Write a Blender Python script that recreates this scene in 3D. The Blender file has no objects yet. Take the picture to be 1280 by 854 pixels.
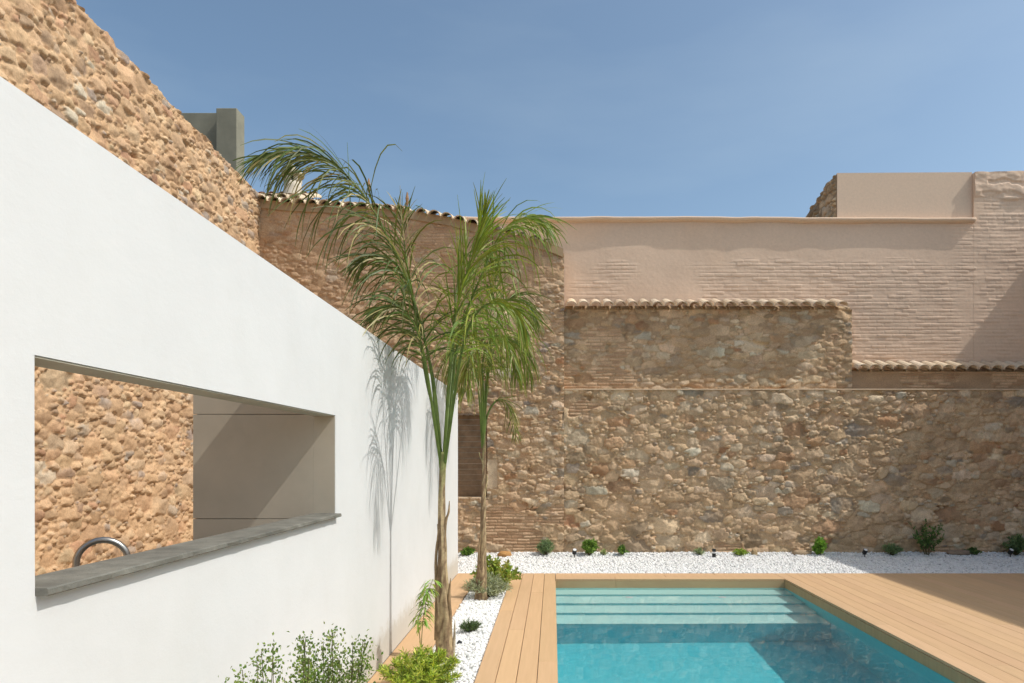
import bpy, math, random
import numpy as np
from mathutils import Vector
R = math.radians
sc = bpy.context.scene
F = 853.3
CZ = 1.6
EPS = 1e-9

def P(px, py, Y):
    """pixel of the photograph at depth Y -> point"""
    return Vector(((px - 691) / F * Y, Y, CZ + (574 - py) / F * Y))

# ------------------------------------------------------------------ scene objects
def link(o, parent=None):
    sc.collection.objects.link(o)
    if parent is not None:
        o.parent = parent
    return o

def tag(o, label=None, cat=None, group=None, kind=None):
    if label: o['label'] = label
    if cat: o['category'] = cat
    if group: o['group'] = group
    if kind: o['kind'] = kind
    return o

def empty(name, loc=(0, 0, 0)):
    o = bpy.data.objects.new(name, None)
    o.location = loc
    o.empty_display_size = .1
    return link(o)

def mesh_obj(name, V, Fc, mat, parent=None, col=None, smooth=False, world=True):
    V = np.asarray(V, dtype=np.float32).reshape(-1, 3)
    if parent is not None and world:
        V = V - np.array(parent_loc(parent), dtype=np.float32)
    me = bpy.data.meshes.new(name)
    if isinstance(Fc, np.ndarray):
        k = Fc.shape[1]
        me.vertices.add(len(V)); me.vertices.foreach_set('co', V.ravel())
        me.loops.add(Fc.size); me.loops.foreach_set('vertex_index', Fc.ravel().astype(np.int32))
        me.polygons.add(len(Fc))
        me.polygons.foreach_set('loop_start', (np.arange(len(Fc)) * k).astype(np.int32))
        me.polygons.foreach_set('loop_total', np.full(len(Fc), k, dtype=np.int32))
        me.update(calc_edges=True)
    else:
        me.from_pydata([tuple(map(float, v)) for v in V], [], Fc)
    if smooth:
        me.polygons.foreach_set('use_smooth', np.ones(len(me.polygons), dtype=bool))
    if col is not None:
        a = me.color_attributes.new('Col', 'FLOAT_COLOR', 'POINT')
        c = np.ones((len(V), 4), dtype=np.float32); c[:, :3] = np.asarray(col, dtype=np.float32).reshape(-1, 3)
        a.data.foreach_set('color', c.ravel())
    me.materials.append(mat)
    me.update()
    o = bpy.data.objects.new(name, me)
    return link(o, parent)

def parent_loc(p):
    v = Vector(p.location)
    while p.parent:
        p = p.parent; v = v + p.location
    return v

class MB:
    def __init__(s): s.v = []; s.f = []; s.c = []
    def add(s, V, Fc, col=None):
        b = len(s.v); s.v += [tuple(v) for v in V]; s.f += [tuple(i + b for i in f) for f in Fc]
        if col is not None: s.c += [tuple(col)] * len(V)
    def box(s, x0, x1, y0, y1, z0, z1, b=0.0, col=None):
        if b <= 0:
            V = [(x, y, z) for z in (z0, z1) for y in (y0, y1) for x in (x0, x1)]
            s.add(V, [(0, 2, 3, 1), (4, 5, 7, 6), (0, 1, 5, 4), (2, 6, 7, 3), (0, 4, 6, 2), (1, 3, 7, 5)], col)
            return
        # chamfered box: three nested loops
        X = (x0, x1); Y = (y0, y1); Z = (z0, z1)
        V = []; idx = {}
        for i in (0, 1):
            for j in (0, 1):
                for k in (0, 1):
                    sx, sy, sz = (b if i == 0 else -b), (b if j == 0 else -b), (b if k == 0 else -b)
                    idx[i, j, k, 0] = len(V); V.append((X[i], Y[j] + sy, Z[k] + sz))
                    idx[i, j, k, 1] = len(V); V.append((X[i] + sx, Y[j], Z[k] + sz))
                    idx[i, j, k, 2] = len(V); V.append((X[i] + sx, Y[j] + sy, Z[k]))
        Fs = []
        for i in (0, 1):
            q = [idx[i, 0, 0, 0], idx[i, 1, 0, 0], idx[i, 1, 1, 0], idx[i, 0, 1, 0]]; Fs.append(q[::-1] if i == 0 else q)
            q = [idx[0, i, 0, 1], idx[1, i, 0, 1], idx[1, i, 1, 1], idx[0, i, 1, 1]]; Fs.append(q if i == 0 else q[::-1])
            q = [idx[0, 0, i, 2], idx[1, 0, i, 2], idx[1, 1, i, 2], idx[0, 1, i, 2]]; Fs.append(q[::-1] if i == 0 else q)
        for i in (0, 1):
            for j in (0, 1):
                Fs.append([idx[i, j, 0, 0], idx[i, j, 0, 1], idx[i, j, 1, 1], idx[i, j, 1, 0]])
                Fs.append([idx[i, 0, j, 0], idx[i, 0, j, 2], idx[i, 1, j, 2], idx[i, 1, j, 0]])
                Fs.append([idx[0, i, j, 1], idx[0, i, j, 2], idx[1, i, j, 2], idx[1, i, j, 1]])
                for k in (0, 1):
                    Fs.append([idx[i, j, k, 0], idx[i, j, k, 1], idx[i, j, k, 2]])
        s.add(V, Fs, col)
    def tube(s, pts, rad, n=8, col=None, cap=True, rfun=None):
        pts = [Vector(p) for p in pts]
        V = []; Fs = []
        up = Vector((.13, .97, .2)).normalized(); ref = None
        for i, p in enumerate(pts):
            t = (pts[min(i + 1, len(pts) - 1)] - pts[max(i - 1, 0)]).normalized()
            if ref is None:
                a = up if abs(t.dot(up)) < .9 else Vector((1, 0, 0))
                ref = (a - t * a.dot(t)).normalized()
            else:
                ref = (ref - t * ref.dot(t)).normalized()
            b = t.cross(ref)
            r = rad[i] if hasattr(rad, '__len__') else rad
            for k in range(n):
                an = 2 * math.pi * k / n
                rr = r * (rfun(i, an) if rfun else 1)
                V.append(p + ref * (math.cos(an) * rr) + b * (math.sin(an) * rr))
        for i in range(len(pts) - 1):
            for k in range(n):
                a = i * n + k; c = i * n + (k + 1) % n
                Fs.append((a, c, c + n, a + n))
        if cap:
            Fs.append(tuple(range(n))[::-1]); Fs.append(tuple((len(pts) - 1) * n + k for k in range(n)))
        s.add(V, Fs, col)
    def build(s, name, mat, parent=None, smooth=False, world=True):
        return mesh_obj(name, s.v, s.f, mat, parent, s.c if s.c and len(s.c) == len(s.v) else None, smooth, world)

# ------------------------------------------------------------------ numpy noise
def vnoise(u, v, scale, seed):
    """smooth value noise in [-1,1]"""
    rng = np.random.RandomState(seed)
    T = rng.rand(256, 256).astype(np.float32) * 2 - 1
    x = u * scale + 1000; y = v * scale + 1000
    xi = np.floor(x).astype(int); yi = np.floor(y).astype(int)
    fx = x - xi; fy = y - yi
    fx = fx * fx * fx * (fx * (fx * 6 - 15) + 10); fy = fy * fy * fy * (fy * (fy * 6 - 15) + 10)
    a = T[yi & 255, xi & 255]; b = T[yi & 255, (xi + 1) & 255]; c = T[(yi + 1) & 255, xi & 255]; d = T[(yi + 1) & 255, (xi + 1) & 255]
    return (a * (1 - fx) + b * fx) * (1 - fy) + (c * (1 - fx) + d * fx) * fy

def fbm(u, v, scale, seed, octv=4, gain=.5):
    r = 0; a = 1; t = 0
    for i in range(octv):
        r = r + a * vnoise(u, v, scale * 2 ** i, seed + i * 17); t += a; a *= gain
    return r / t

def sstep(a, b, x):
    t = np.clip((x - a) / (b - a), 0, 1); return t * t * (3 - 2 * t)

def rubble(U0, U1, V0, V1, res, seed, classes, aspect, joint, bevel, relief, palette, mortar, flush=.0, density=1.0, pack=.60, reach=1.42, facet=.8, jvar=1.0):
    """irregular masonry: returns (height, colour) on a regular raster"""
    rng = np.random.RandomState(seed)
    nx = int((U1 - U0) / res) + 1; ny = int((V1 - V0) / res) + 1
    u = np.linspace(U0, U1, nx); v = np.linspace(V0, V1, ny)
    U, V = np.meshgrid(u, v)
    Uw = U + .016 * fbm(U, V, 6, seed + 1, 3) + .004 * vnoise(U, V, 34, seed + 5)
    Vw = V + .013 * fbm(U, V, 6, seed + 2, 3) + .0035 * vnoise(U, V, 38, seed + 6)
    area = (U1 - U0) * (V1 - V0)
    # spatial hash dart throwing
    cs = .12; cells = {}
    S = []
    rmaxall = max(c[1] for c in classes)
    for (r0, r1, per_m2) in classes:
        for _ in range(int(area * per_m2 * density)):
            r = rng.uniform(r0, r1)
            cx = rng.uniform(U0 - .05, U1 + .05); cy = rng.uniform(V0 - .05, V1 + .05)
            asp = aspect * rng.uniform(.75, 1.35)
            sx = r * math.sqrt(asp); sy = r / math.sqrt(asp)
            ok = True
            R_ = int((r + rmaxall) * 1.5 / cs) + 1
            ci, cj = int(cx // cs), int(cy // cs)
            for a in range(ci - R_, ci + R_ + 1):
                for b in range(cj - R_, cj + R_ + 1):
                    for k in cells.get((a, b), ()):
                        o = S[k]
                        dx = (cx - o[0]) / (sx + o[2]); dy = (cy - o[1]) / (sy + o[3])
                        if dx * dx + dy * dy < pack:
                            ok = False; break
                    if not ok: break
                if not ok: break
            if ok:
                cells.setdefault((ci, cj), []).append(len(S))
                S.append((cx, cy, sx, sy, rng.uniform(-.22, .22), rng.uniform(3.2, 9)))
    F1 = np.full((ny, nx), 9., dtype=np.float32); F2 = F1.copy(); ID = np.zeros((ny, nx), dtype=np.int32)
    for k, (cx, cy, sx, sy, an, p) in enumerate(S):
        w = 1.7 * max(sx, sy) + .03
        i0 = max(0, int((cx - w - U0) / res)); i1 = min(nx, int((cx + w - U0) / res) + 2)
        j0 = max(0, int((cy - w - V0) / res)); j1 = min(ny, int((cy + w - V0) / res) + 2)
        if i1 <= i0 or j1 <= j0: continue
        du = Uw[j0:j1, i0:i1] - cx; dv = Vw[j0:j1, i0:i1] - cy
        c, s_ = math.cos(an), math.sin(an)
        a = np.abs((du * c + dv * s_) / sx); b = np.abs((-du * s_ + dv * c) / sy)
        d = ((a ** p + b ** p) ** (1 / p)).astype(np.float32)
        f1 = F1[j0:j1, i0:i1]; f2 = F2[j0:j1, i0:i1]; idd = ID[j0:j1, i0:i1]
        n = d < f1
        f2[:] = np.where(n, f1, np.minimum(f2, d)); idd[n] = k; f1[:] = np.where(n, d, f1)
    S = np.array(S)
    rr = np.sqrt(S[:, 2] * S[:, 3])[ID]
    em = np.minimum((F2 - F1) * .5 * rr, (reach - F1) * rr) + .0035 * fbm(U, V, 22, seed + 8, 2)
    jw = joint * np.clip(1 + jvar * vnoise(U, V, 2.1, seed + 9), .25, 3)
    st = sstep(jw, jw + bevel, em)            # 0 mortar .. 1 stone
    n = len(S)
    hs = rng.uniform(.35, 1.25, n)[ID]
    du_ = U - S[:, 0][ID]; dv_ = V - S[:, 1][ID]
    tilt = None
    for q_ in range(4):
        pl = rng.normal(0, .17, n)[ID] * du_ + rng.normal(-.03, .20, n)[ID] * dv_ + rng.uniform(0, .012, n)[ID]
        tilt = pl if tilt is None else np.minimum(tilt, pl)
    dome = np.clip(1 - (F1 * .8) ** 4, 0, 1)
    H = st * (relief * (.62 * hs + .16 * hs * dome) + tilt * facet + relief * .22 * fbm(U, V, 18, seed + 3, 3) ) 
    H = H + (1 - st) * relief * (flush + .22 * fbm(U, V, 9, seed + 4, 3)) + relief * .10 * fbm(U, V, 45, seed + 11, 2)
    H = H + .008 * fbm(U, V, 1.3, seed + 12, 2)
    pal = np.array(palette, dtype=np.float32)
    w_ = pal[:, 3] / pal[:, 3].sum()
    ci = rng.choice(len(pal), n, p=w_)
    sc_ = pal[ci, :3] * rng.uniform(.78, 1.18, (n, 1)) * rng.uniform(.98, 1.02, (n, 3))
    Cs = sc_[ID]
    Cs = Cs * (1 + .22 * fbm(U, V, 12, seed + 21, 4))[..., None]
    Cs = Cs * (1 - .25 * sstep(.25, .6, fbm(U, V, 5, seed + 22, 3)))[..., None]
    mo = np.array(mortar, dtype=np.float32) * (1 + .16 * fbm(U, V, 6, seed + 23, 4))[..., None]
    cover = sstep(-.2, .5, fbm(U, V, 2.6, seed + 24, 5))[..., None] * .6      # mortar smeared over faces
    k = sstep(jw - .002, jw + bevel * .8, em)[..., None]
    C = mo * (1 - k) + (Cs * (1 - cover) + mo * cover) * k
    return dict(U0=U0, V0=V0, res=res, H=H.astype(np.float32), C=C.astype(np.float32))

def sample(A, g, U, V):
    x = np.clip((U - g['U0']) / g['res'], 0, A.shape[1] - 1.001); y = np.clip((V - g['V0']) / g['res'], 0, A.shape[0] - 1.001)
    xi = x.astype(int); yi = y.astype(int); fx = x - xi; fy = y - yi
    if A.ndim == 3: fx = fx[..., None]; fy = fy[..., None]
    return (A[yi, xi] * (1 - fx) + A[yi, xi + 1] * fx) * (1 - fy) + (A[yi + 1, xi] * (1 - fx) + A[yi + 1, xi + 1] * fx) * fy

def wall_sheet(name, us, ts, topf, botz, org, ud, nd, field, mat, thick, parent=None, holes=(), smooth=True):
    """front face: grid lines us along ud, fractions ts of the height, pushed along nd by field(U,V)->(H,C); closed by a back of its own"""
    ud = np.array(ud, float); nd = np.array(nd, float); org = np.array(org, float)
    top = topf(us)
    U = np.repeat(us[None, :], len(ts), 0); V = botz + ts[:, None] * (top[None, :] - botz)
    H, C = field(U, V)
    edge = np.ones_like(H)
    Pn = org + U[..., None] * ud + V[..., None] * np.array([0, 0, 1.]) + (H * edge)[..., None] * nd
    ny, nx = U.shape
    I = np.arange(ny * nx).reshape(ny, nx)
    Fq = np.stack([I[:-1, :-1], I[:-1, 1:], I[1:, 1:], I[1:, :-1]], -1)
    uc = (U[:-1, :-1] + U[1:, 1:]) / 2; vc = (V[:-1, :-1] + V[1:, 1:]) / 2
    keep = np.ones(uc.shape, bool)
    for (a, b, c, d) in holes:
        keep &= ~((uc > a) & (uc < b) & (vc > c) & (vc < d))
    Fq = Fq[keep]
    # boundary edges
    E_ = np.concatenate([Fq[:, [0, 1]], Fq[:, [1, 2]], Fq[:, [2, 3]], Fq[:, [3, 0]]])
    key = np.sort(E_, 1); k1 = key[:, 0].astype(np.int64) * (ny * nx) + key[:, 1]
    uq, inv, cnt = np.unique(k1, return_inverse=True, return_counts=True)
    B = E_[cnt[inv] == 1]
    bv = np.unique(B); mp = -np.ones(ny * nx, int); mp[bv] = np.arange(len(bv)) + ny * nx
    flat = Pn.reshape(-1, 3); Hf = H.reshape(-1); nb_ = len(bv)
    back = np.concatenate([flat[bv], flat[bv] - (Hf[bv] + thick)[:, None] * nd])
    Q = np.stack([mp[B[:, 1]], mp[B[:, 0]], mp[B[:, 0]] + nb_, mp[B[:, 1]] + nb_], -1)
    # coarse back face
    ub = sorted(set([us[0], us[-1]] + [h[i] for h in holes for i in (0, 1)] + list(np.linspace(us[0], us[-1], 12))))
    vb0 = [0.0, 1.0]
    Vb = []; Fb = []
    base = ny * nx + 2 * len(bv)
    for i in range(len(ub) - 1):
        um = (ub[i] + ub[i + 1]) / 2
        t0, t1 = float(topf(np.array([ub[i]]))[0]), float(topf(np.array([ub[i + 1]]))[0])
        spans = [(botz, botz, t0, t1)]
        for (a, b, c, d) in holes:
            if a < um < b: spans = [(botz, botz, c, c), (d, d, t0, t1)]
        for (z0a, z0b, z1a, z1b) in spans:
            k = base + len(Vb)
            for (uu, zz) in ((ub[i], z0a), (ub[i + 1], z0b), (ub[i + 1], z1b), (ub[i], z1a)):
                Vb.append(org + uu * ud + zz * np.array([0, 0, 1.]) - thick * nd)
            Fb.append((k + 3, k + 2, k + 1, k))
    AV = np.concatenate([flat, back, np.array(Vb)]); Fa = np.concatenate([Fq, Q, np.array(Fb)]).astype(np.int32)
    # winding: front normals should follow nd
    nrm = np.cross(ud, [0, 0, 1.])
    if np.dot(nrm, nd) < 0: Fa = Fa[:, ::-1]
    Cf = C.reshape(-1, 3)
    AC = np.concatenate([Cf, Cf[bv], Cf[bv], np.repeat(Cf.mean(0)[None], len(Vb), 0)])
    o = mesh_obj(name, AV, np.ascontiguousarray(Fa), mat, parent, AC)
    if smooth:
        sm = np.zeros(len(Fa), bool); sm[:len(Fq)] = True
        o.data.polygons.foreach_set('use_smooth', sm)
    return o

# ------------------------------------------------------------------ materials
def new_mat(name):
    m = bpy.data.materials.new(name); m.use_nodes = True
    nt = m.node_tree
    return m, nt, nt.nodes['Principled BSDF']

def N(nt, t, **kw):
    n = nt.nodes.new(t)
    for k, v in kw.items(): setattr(n, k, v)
    return n

def noise(nt, scale, detail=6, rough=.6, vec=None, dist=0):
    n = N(nt, 'ShaderNodeTexNoise'); n.inputs['Scale'].default_value = scale; n.inputs['Detail'].default_value = detail
    n.inputs['Roughness'].default_value = rough; n.inputs['Distortion'].default_value = dist
    if vec is not None: nt.links.new(vec, n.inputs['Vector'])
    return n

def ramp(nt, fac, stops):
    r = N(nt, 'ShaderNodeValToRGB'); e = r.color_ramp.elements
    while len(e) > 1: e.remove(e[0])
    e[0].position = stops[0][0]; e[0].color = (*stops[0][1], 1)
    for p, c in stops[1:]:
        x = e.new(p); x.color = (*c, 1)
    nt.links.new(fac, r.inputs[0]); return r

def geo(nt):
    return N(nt, 'ShaderNodeNewGeometry').outputs['Position']

def mapping(nt, vec, scale):
    m = N(nt, 'ShaderNodeMapping'); m.inputs['Scale'].default_value = scale; nt.links.new(vec, m.inputs['Vector']); return m.outputs[0]

def mul(nt, a, b, fac=1.0, mode='MULTIPLY'):
    m = N(nt, 'ShaderNodeMix', data_type='RGBA', blend_type=mode); m.inputs[0].default_value = fac
    for s, x in ((6, a), (7, b)):
        if isinstance(x, tuple): m.inputs[s].default_value = (*x, 1)
        else: nt.links.new(x, m.inputs[s])
    return m.outputs[2]

def bump(nt, bs, h, strength, dist, prev=None):
    b = N(nt, 'ShaderNodeBump'); b.inputs['Strength'].default_value = strength; b.inputs['Distance'].default_value = dist
    nt.links.new(h, b.inputs['Height'])
    if prev is not None: nt.links.new(prev, b.inputs['Normal'])
    nt.links.new(b.outputs[0], bs.inputs['Normal']); return b.outputs[0]

def vcol_mat(name, rough=.9, nscale=60, amt=.3, bstr=.5, bdist=.004, tint=(1, 1, 1), spec=.25):
    m, nt, b = new_mat(name)
    a = N(nt, 'ShaderNodeAttribute', attribute_name='Col')
    p = geo(nt)
    n = noise(nt, nscale, 5, .7, p)
    r = ramp(nt, n.outputs[0], [(.3, (1 - amt,) * 3), (.7, (1 + amt * .6,) * 3)])
    c = mul(nt, a.outputs['Color'], r.outputs[0])
    c = mul(nt, c, tint)
    nt.links.new(c, b.inputs['Base Color']); b.inputs['Roughness'].default_value = rough
    b.inputs['Specular IOR Level'].default_value = spec
    bump(nt, b, n.outputs[0], bstr, bdist)
    return m

def plain(name, col, rough=.7, var=.12, nscale=8, bstr=.2, bscale=80, bdist=.003, metal=0, spec=.3, col2=None):
    m, nt, b = new_mat(name)
    p = geo(nt)
    n = noise(nt, nscale, 6, .6, p)
    c2 = col2 or tuple(x * (1 - var) for x in col)
    r = ramp(nt, n.outputs[0], [(.3, c2), (.7, tuple(min(1, x * (1 + var * .6)) for x in col))])
    nt.links.new(r.outputs[0], b.inputs['Base Color'])
    b.inputs['Roughness'].default_value = rough; b.inputs['Metallic'].default_value = metal; b.inputs['Specular IOR Level'].default_value = spec
    n2 = noise(nt, bscale, 4, .6, p); bump(nt, b, n2.outputs[0], bstr, bdist)
    return m

def leaf_mat(name, trans=.3, rough=.5):
    m, nt, b = new_mat(name)
    a = N(nt, 'ShaderNodeAttribute', attribute_name='Col')
    n = noise(nt, 9, 3, .6, geo(nt))
    r = ramp(nt, n.outputs[0], [(.3, (.75, .75, .75)), (.7, (1.2, 1.2, 1.1))])
    c = mul(nt, a.outputs['Color'], r.outputs[0])
    nt.links.new(c, b.inputs['Base Color']); b.inputs['Roughness'].default_value = rough; b.inputs['Specular IOR Level'].default_value = .35
    t = N(nt, 'ShaderNodeBsdfTranslucent'); c2 = mul(nt, c, (1.2, 1.15, .5)); nt.links.new(c2, t.inputs[0])
    mx = N(nt, 'ShaderNodeMixShader'); mx.inputs[0].default_value = trans
    nt.links.new(b.outputs[0], mx.inputs[1]); nt.links.new(t.outputs[0], mx.inputs[2])
    nt.links.new(mx.outputs[0], nt.nodes['Material Output'].inputs['Surface'])
    return m

M = {}
M['stone'] = vcol_mat('rubble_stone', .92, 55, .28, .5, .006)
M['render'] = vcol_mat('pink_render', .92, 26, .07, .35, .004)
M['tile'] = vcol_mat('clay_tile', .85, 40, .2, .3, .003)
M['leaf'] = leaf_mat('leaf')
M['bark'] = vcol_mat('palm_bark', .85, 30, .35, .7, .006)
M['twig'] = plain('twig', (.16, .12, .06), .8)
M['gravel'] = vcol_mat('white_gravel', .75, 80, .06, .2, .002, spec=.3)
M['lid'] = plain('ledge_mortar', (.66, .50, .34), .9, .15, 12, .4, 60, .004)

# white stucco
m, nt, b = new_mat('white_stucco'); p = geo(nt)
n1 = noise(nt, 2.2, 5, .55, p); r = ramp(nt, n1.outputs[0], [(.3, (.69, .695, .695)), (.7, (.725, .73, .73))])
ns = noise(nt, 3.0, 6, .65, mapping(nt, p, (1, 1.3, .8))); rs_ = ramp(nt, ns.outputs[0], [(.34, (.98, .978, .973)), (.52, (1, 1, 1))])
sx = N(nt, 'ShaderNodeSeparateXYZ'); nt.links.new(p, sx.inputs[0])
nd_ = noise(nt, 9, 6, .7, p); ad = N(nt, 'ShaderNodeMath', operation='MULTIPLY_ADD'); nt.links.new(nd_.outputs[0], ad.inputs[0]); ad.inputs[1].default_value = -.35; nt.links.new(sx.outputs[2], ad.inputs[2])
rd_ = ramp(nt, ad.outputs[0], [(0, (.80, .76, .69)), (.12, (1, 1, 1))])
nt.links.new(mul(nt, mul(nt, r.outputs[0], rs_.outputs[0]), rd_.outputs[0]), b.inputs['Base Color']); b.inputs['Roughness'].default_value = .88; b.inputs['Specular IOR Level'].default_value = .2
n2 = noise(nt, 95, 6, .75, p); n3 = noise(nt, 7, 4, .6, mapping(nt, p, (1, 1, 1.6)))
nb = bump(nt, b, n2.outputs[0], .18, .004); bump(nt, b, n3.outputs[0], .14, .012, nb)
M['white'] = m

M['cement'] = plain('greige_cement', (.48, .43, .345), .7, .10, 3, .12, 60, .002)
M['jamb'] = plain('grey_cement', (.42, .395, .32), .75, .15, 5, .2, 60, .002)
M['sill'] = plain('slate_sill', (.185, .18, .155), .7, .35, 9, .6, 70, .006)
M['concrete'] = plain('raw_concrete', (.25, .24, .185), .85, .25, 1.6, .4, 40, .006)
M['chimneywhite'] = plain('lime_wash', (.55, .48, .39), .85, .2, 4)
M['patio'] = plain('patio_paving', (.52, .42, .31), .85, .15, 2)
M['earth'] = plain('bare_earth', (.32, .24, .16), .95, .2, 1)
M['steel'] = plain('brushed_steel', (.42, .40, .37), .32, .05, 20, .05, 90, .001, metal=1)
M['black'] = plain('black_metal', (.03, .03, .03), .5, .1)
M['lens'] = plain('lamp_glass', (.75, .75, .75), .2, .05)
M['wood'] = plain('weathered_wood', (.25, .17, .105), .85, .35, 6, .5, 30, .006)

def deck_mat(name, c1, c2, groove_axis=None, pitch=.012):
    m, nt, b = new_mat(name); p = geo(nt)
    st = (1, 1, 1)
    if groove_axis == 'x': st = (6, .35, 1)
    if groove_axis == 'y': st = (.35, 6, 1)
    n = noise(nt, 5, 6, .6, mapping(nt, p, st))
    r = ramp(nt, n.outputs[0], [(.25, c1), (.75, c2)])
    a = N(nt, 'ShaderNodeAttribute', attribute_name='Col')
    c = mul(nt, r.outputs[0], a.outputs['Color'])
    nt.links.new(c, b.inputs['Base Color']); b.inputs['Roughness'].default_value = .65; b.inputs['Specular IOR Level'].default_value = .3
    n2 = noise(nt, 60, 5, .7, mapping(nt, p, tuple(x ** .5 for x in st)))
    nb = bump(nt, b, n2.outputs[0], .2, .002)
    if pitch and groove_axis:
        w = N(nt, 'ShaderNodeTexWave', wave_type='BANDS', bands_direction='X' if groove_axis == 'x' else 'Y')
        w.inputs['Scale'].default_value = 1 / pitch / 20 * math.pi * 2 / 2 ; w.inputs['Distortion'].default_value = 0
        nt.links.new(p, w.inputs['Vector']); bump(nt, b, w.outputs[0], .5, .0015, nb)
    return m
M['deck'] = deck_mat('smooth_deck', (.56, .36, .20), (.63, .41, .235), 'x', None)
M['deckr'] = deck_mat('ribbed_deck', (.57, .37, .21), (.67, .44, .255), 'x', .012)

# ------------------------------------------------------------------ camera, light, sky
cam = bpy.data.cameras.new('camera'); co = bpy.data.objects.new('camera', cam); link(co)
co.location = (0, 0, CZ); co.rotation_euler = (R(90), 0, 0)
cam.sensor_width = 36; cam.lens = 24.0; cam.shift_x = -51 / 1280; cam.shift_y = 147 / 1280; cam.clip_end = 3000; cam.clip_start = .05
sc.camera = co
SD = Vector((1, -.235, 1.31)).normalized()
L = bpy.data.lights.new('sun', 'SUN'); L.energy = 2.55; L.angle = R(.5); L.color = (1, .96, .90)
L.cycles.is_caustics_light = True
lo = bpy.data.objects.new('sun', L); link(lo); lo.rotation_euler = SD.to_track_quat('Z', 'Y').to_euler()
w = bpy.data.worlds.new('World'); sc.world = w; w.use_nodes = True
nt = w.node_tree; sky = N(nt, 'ShaderNodeTexSky', sky_type='NISHITA', sun_disc=False)
sky.sun_elevation = math.asin(SD.z); sky.sun_rotation = math.atan2(SD.x, SD.y)
sky.air_density = .85; sky.dust_density = 2.6; sky.ozone_density = 1.0; sky.altitude = 50
# thin high cloud veil
tc = N(nt, 'ShaderNodeTexCoord'); mp = N(nt, 'ShaderNodeMapping'); mp.inputs['Scale'].default_value = (1, 1.6, 4); mp.inputs['Rotation'].default_value = (0, R(14), 0)
nt.links.new(tc.outputs['Generated'], mp.inputs[0])
cn = N(nt, 'ShaderNodeTexNoise'); cn.inputs['Scale'].default_value = 1.6; cn.inputs['Detail'].default_value = 6; cn.inputs['Roughness'].default_value = .5
nt.links.new(mp.outputs[0], cn.inputs['Vector'])
cr = ramp(nt, cn.outputs[0], [(.5, (0, 0, 0)), (.85, (.11, .11, .11))])
mx = N(nt, 'ShaderNodeMix', data_type='RGBA'); nt.links.new(cr.outputs[0], mx.inputs[0]); nt.links.new(sky.outputs[0], mx.inputs[6]); mx.inputs[7].default_value = (6.0, 6.2, 6.4, 1)
hs = N(nt, 'ShaderNodeHueSaturation'); hs.inputs['Saturation'].default_value = .98; nt.links.new(mx.outputs[2], hs.inputs['Color'])
bg = nt.nodes['Background']; nt.links.new(mul(nt, hs.outputs[0], (.91, 1.0, .945)), bg.inputs[0]); bg.inputs[1].default_value = .15
vs = sc.view_settings; vs.view_transform = 'Standard'; vs.look = 'None'; vs.exposure = .29; vs.gamma = 1
sc.cycles.use_denoising = True
sc.cycles.max_bounces = 8; sc.cycles.diffuse_bounces = 4; sc.cycles.glossy_bounces = 4; sc.cycles.transmission_bounces = 6; sc.cycles.transparent_max_bounces = 8
sc.cycles.caustics_refractive = True; sc.cycles.sample_clamp_indirect = 6

# ------------------------------------------------------------------ dimensions
WX = -1.331; WT = .13; WTOP = 2.522; WY1 = 9.57
PX0, PX1, PY0, PY1 = .035, 3.10, 1.3, 9.117
WZ = -.115
SX = -4.97
YB = 11.57

# ------------------------------------------------------------------ ground
mb = MB()
xs = [-900, -6.0, PX0 - .1, PX1 + .1, 12, 900]; ys = [-900, PY0 - .1, PY1 + .1, 13, 900]
for i in range(5):
    for j in range(4):
        if i == 2 and j == 1: continue
        mb.add([(xs[i], ys[j], -.075), (xs[i + 1], ys[j], -.075), (xs[i + 1], ys[j + 1], -.075), (xs[i], ys[j + 1], -.075)], [(0, 1, 2, 3)])
tag(mb.build('ground', M['earth']), kind='structure')
mb = MB(); mb.box(SX, WX - WT, -3, YB, -.07, -.012)
tag(mb.build('paving', M['patio']), kind='structure')
mb = MB(); mb.box(-8, 9, -6, 1.2, -.07, -.02)
mb.v = [v if not (v[0] > -2 and v[1] > 1) else v for v in mb.v]
mb = MB(); mb.box(WX - WT + .002, 9, -6, -.9, -.07, -.02)
tag(mb.build('terrace', M['patio']), kind='structure')

# ------------------------------------------------------------------ decks
rnd = random.Random(4)
def boards(name, mat, rects, label=None):
    mb = MB()
    for (x0, x1, y0, y1) in rects:
        k = rnd.uniform(.95, 1.04)
        mb.box(x0, x1, y0, y1, -.024, rnd.uniform(-.0006, .0006), .0025, (k, k * rnd.uniform(.985, 1.01), k * rnd.uniform(.97, 1.02)))
    return tag(mb.build(name, mat), kind='structure')
rects = []
g = .0045
w4 = (PX0 + .566) / 4
cuts = [[3.1, 7.2], [1.9, 6.4], [3.9, 8.2], [2.2, 5.4]]
for i in range(4):
    x0 = -.566 + i * w4; yy = [-.9] + cuts[i] + [9.57]
    for a, b in zip(yy[:-1], yy[1:]): rects.append((x0 + g / 2, x0 + w4 - g / 2, a + .0015, b - .0015))
far = []
for j in range(3):
    h = (9.57 - PY1) / 3; y0 = PY1 + j * h
    xx = [PX0 + g / 2, .84 + j * .7, PX1 + .0]
    for a, b in zip(xx[:-1], xx[1:]): far.append((a + .0015, b - .0015, y0 + g / 2, y0 + h - g / 2))
boards('deck', M['deck'], rects + far)
rects = []
x = PX1; i = 0
while x < 9.0:
    cuts = [[2.4, 6.6], [4.4, 8.6], [1.1, 5.3], [3.3, 7.6]][i % 4]
    yy = [-.9] + cuts + [9.57]
    for a, b in zip(yy[:-1], yy[1:]): rects.append((x + .001, x + .149, a + .001, b - .001))
    x += .15; i += 1
boards('ribbed_deck', M['deckr'], rects)
rects = []
yy = [-.9, 1.6, 3.6, 5.62, 7.62, 9.57]
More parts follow.
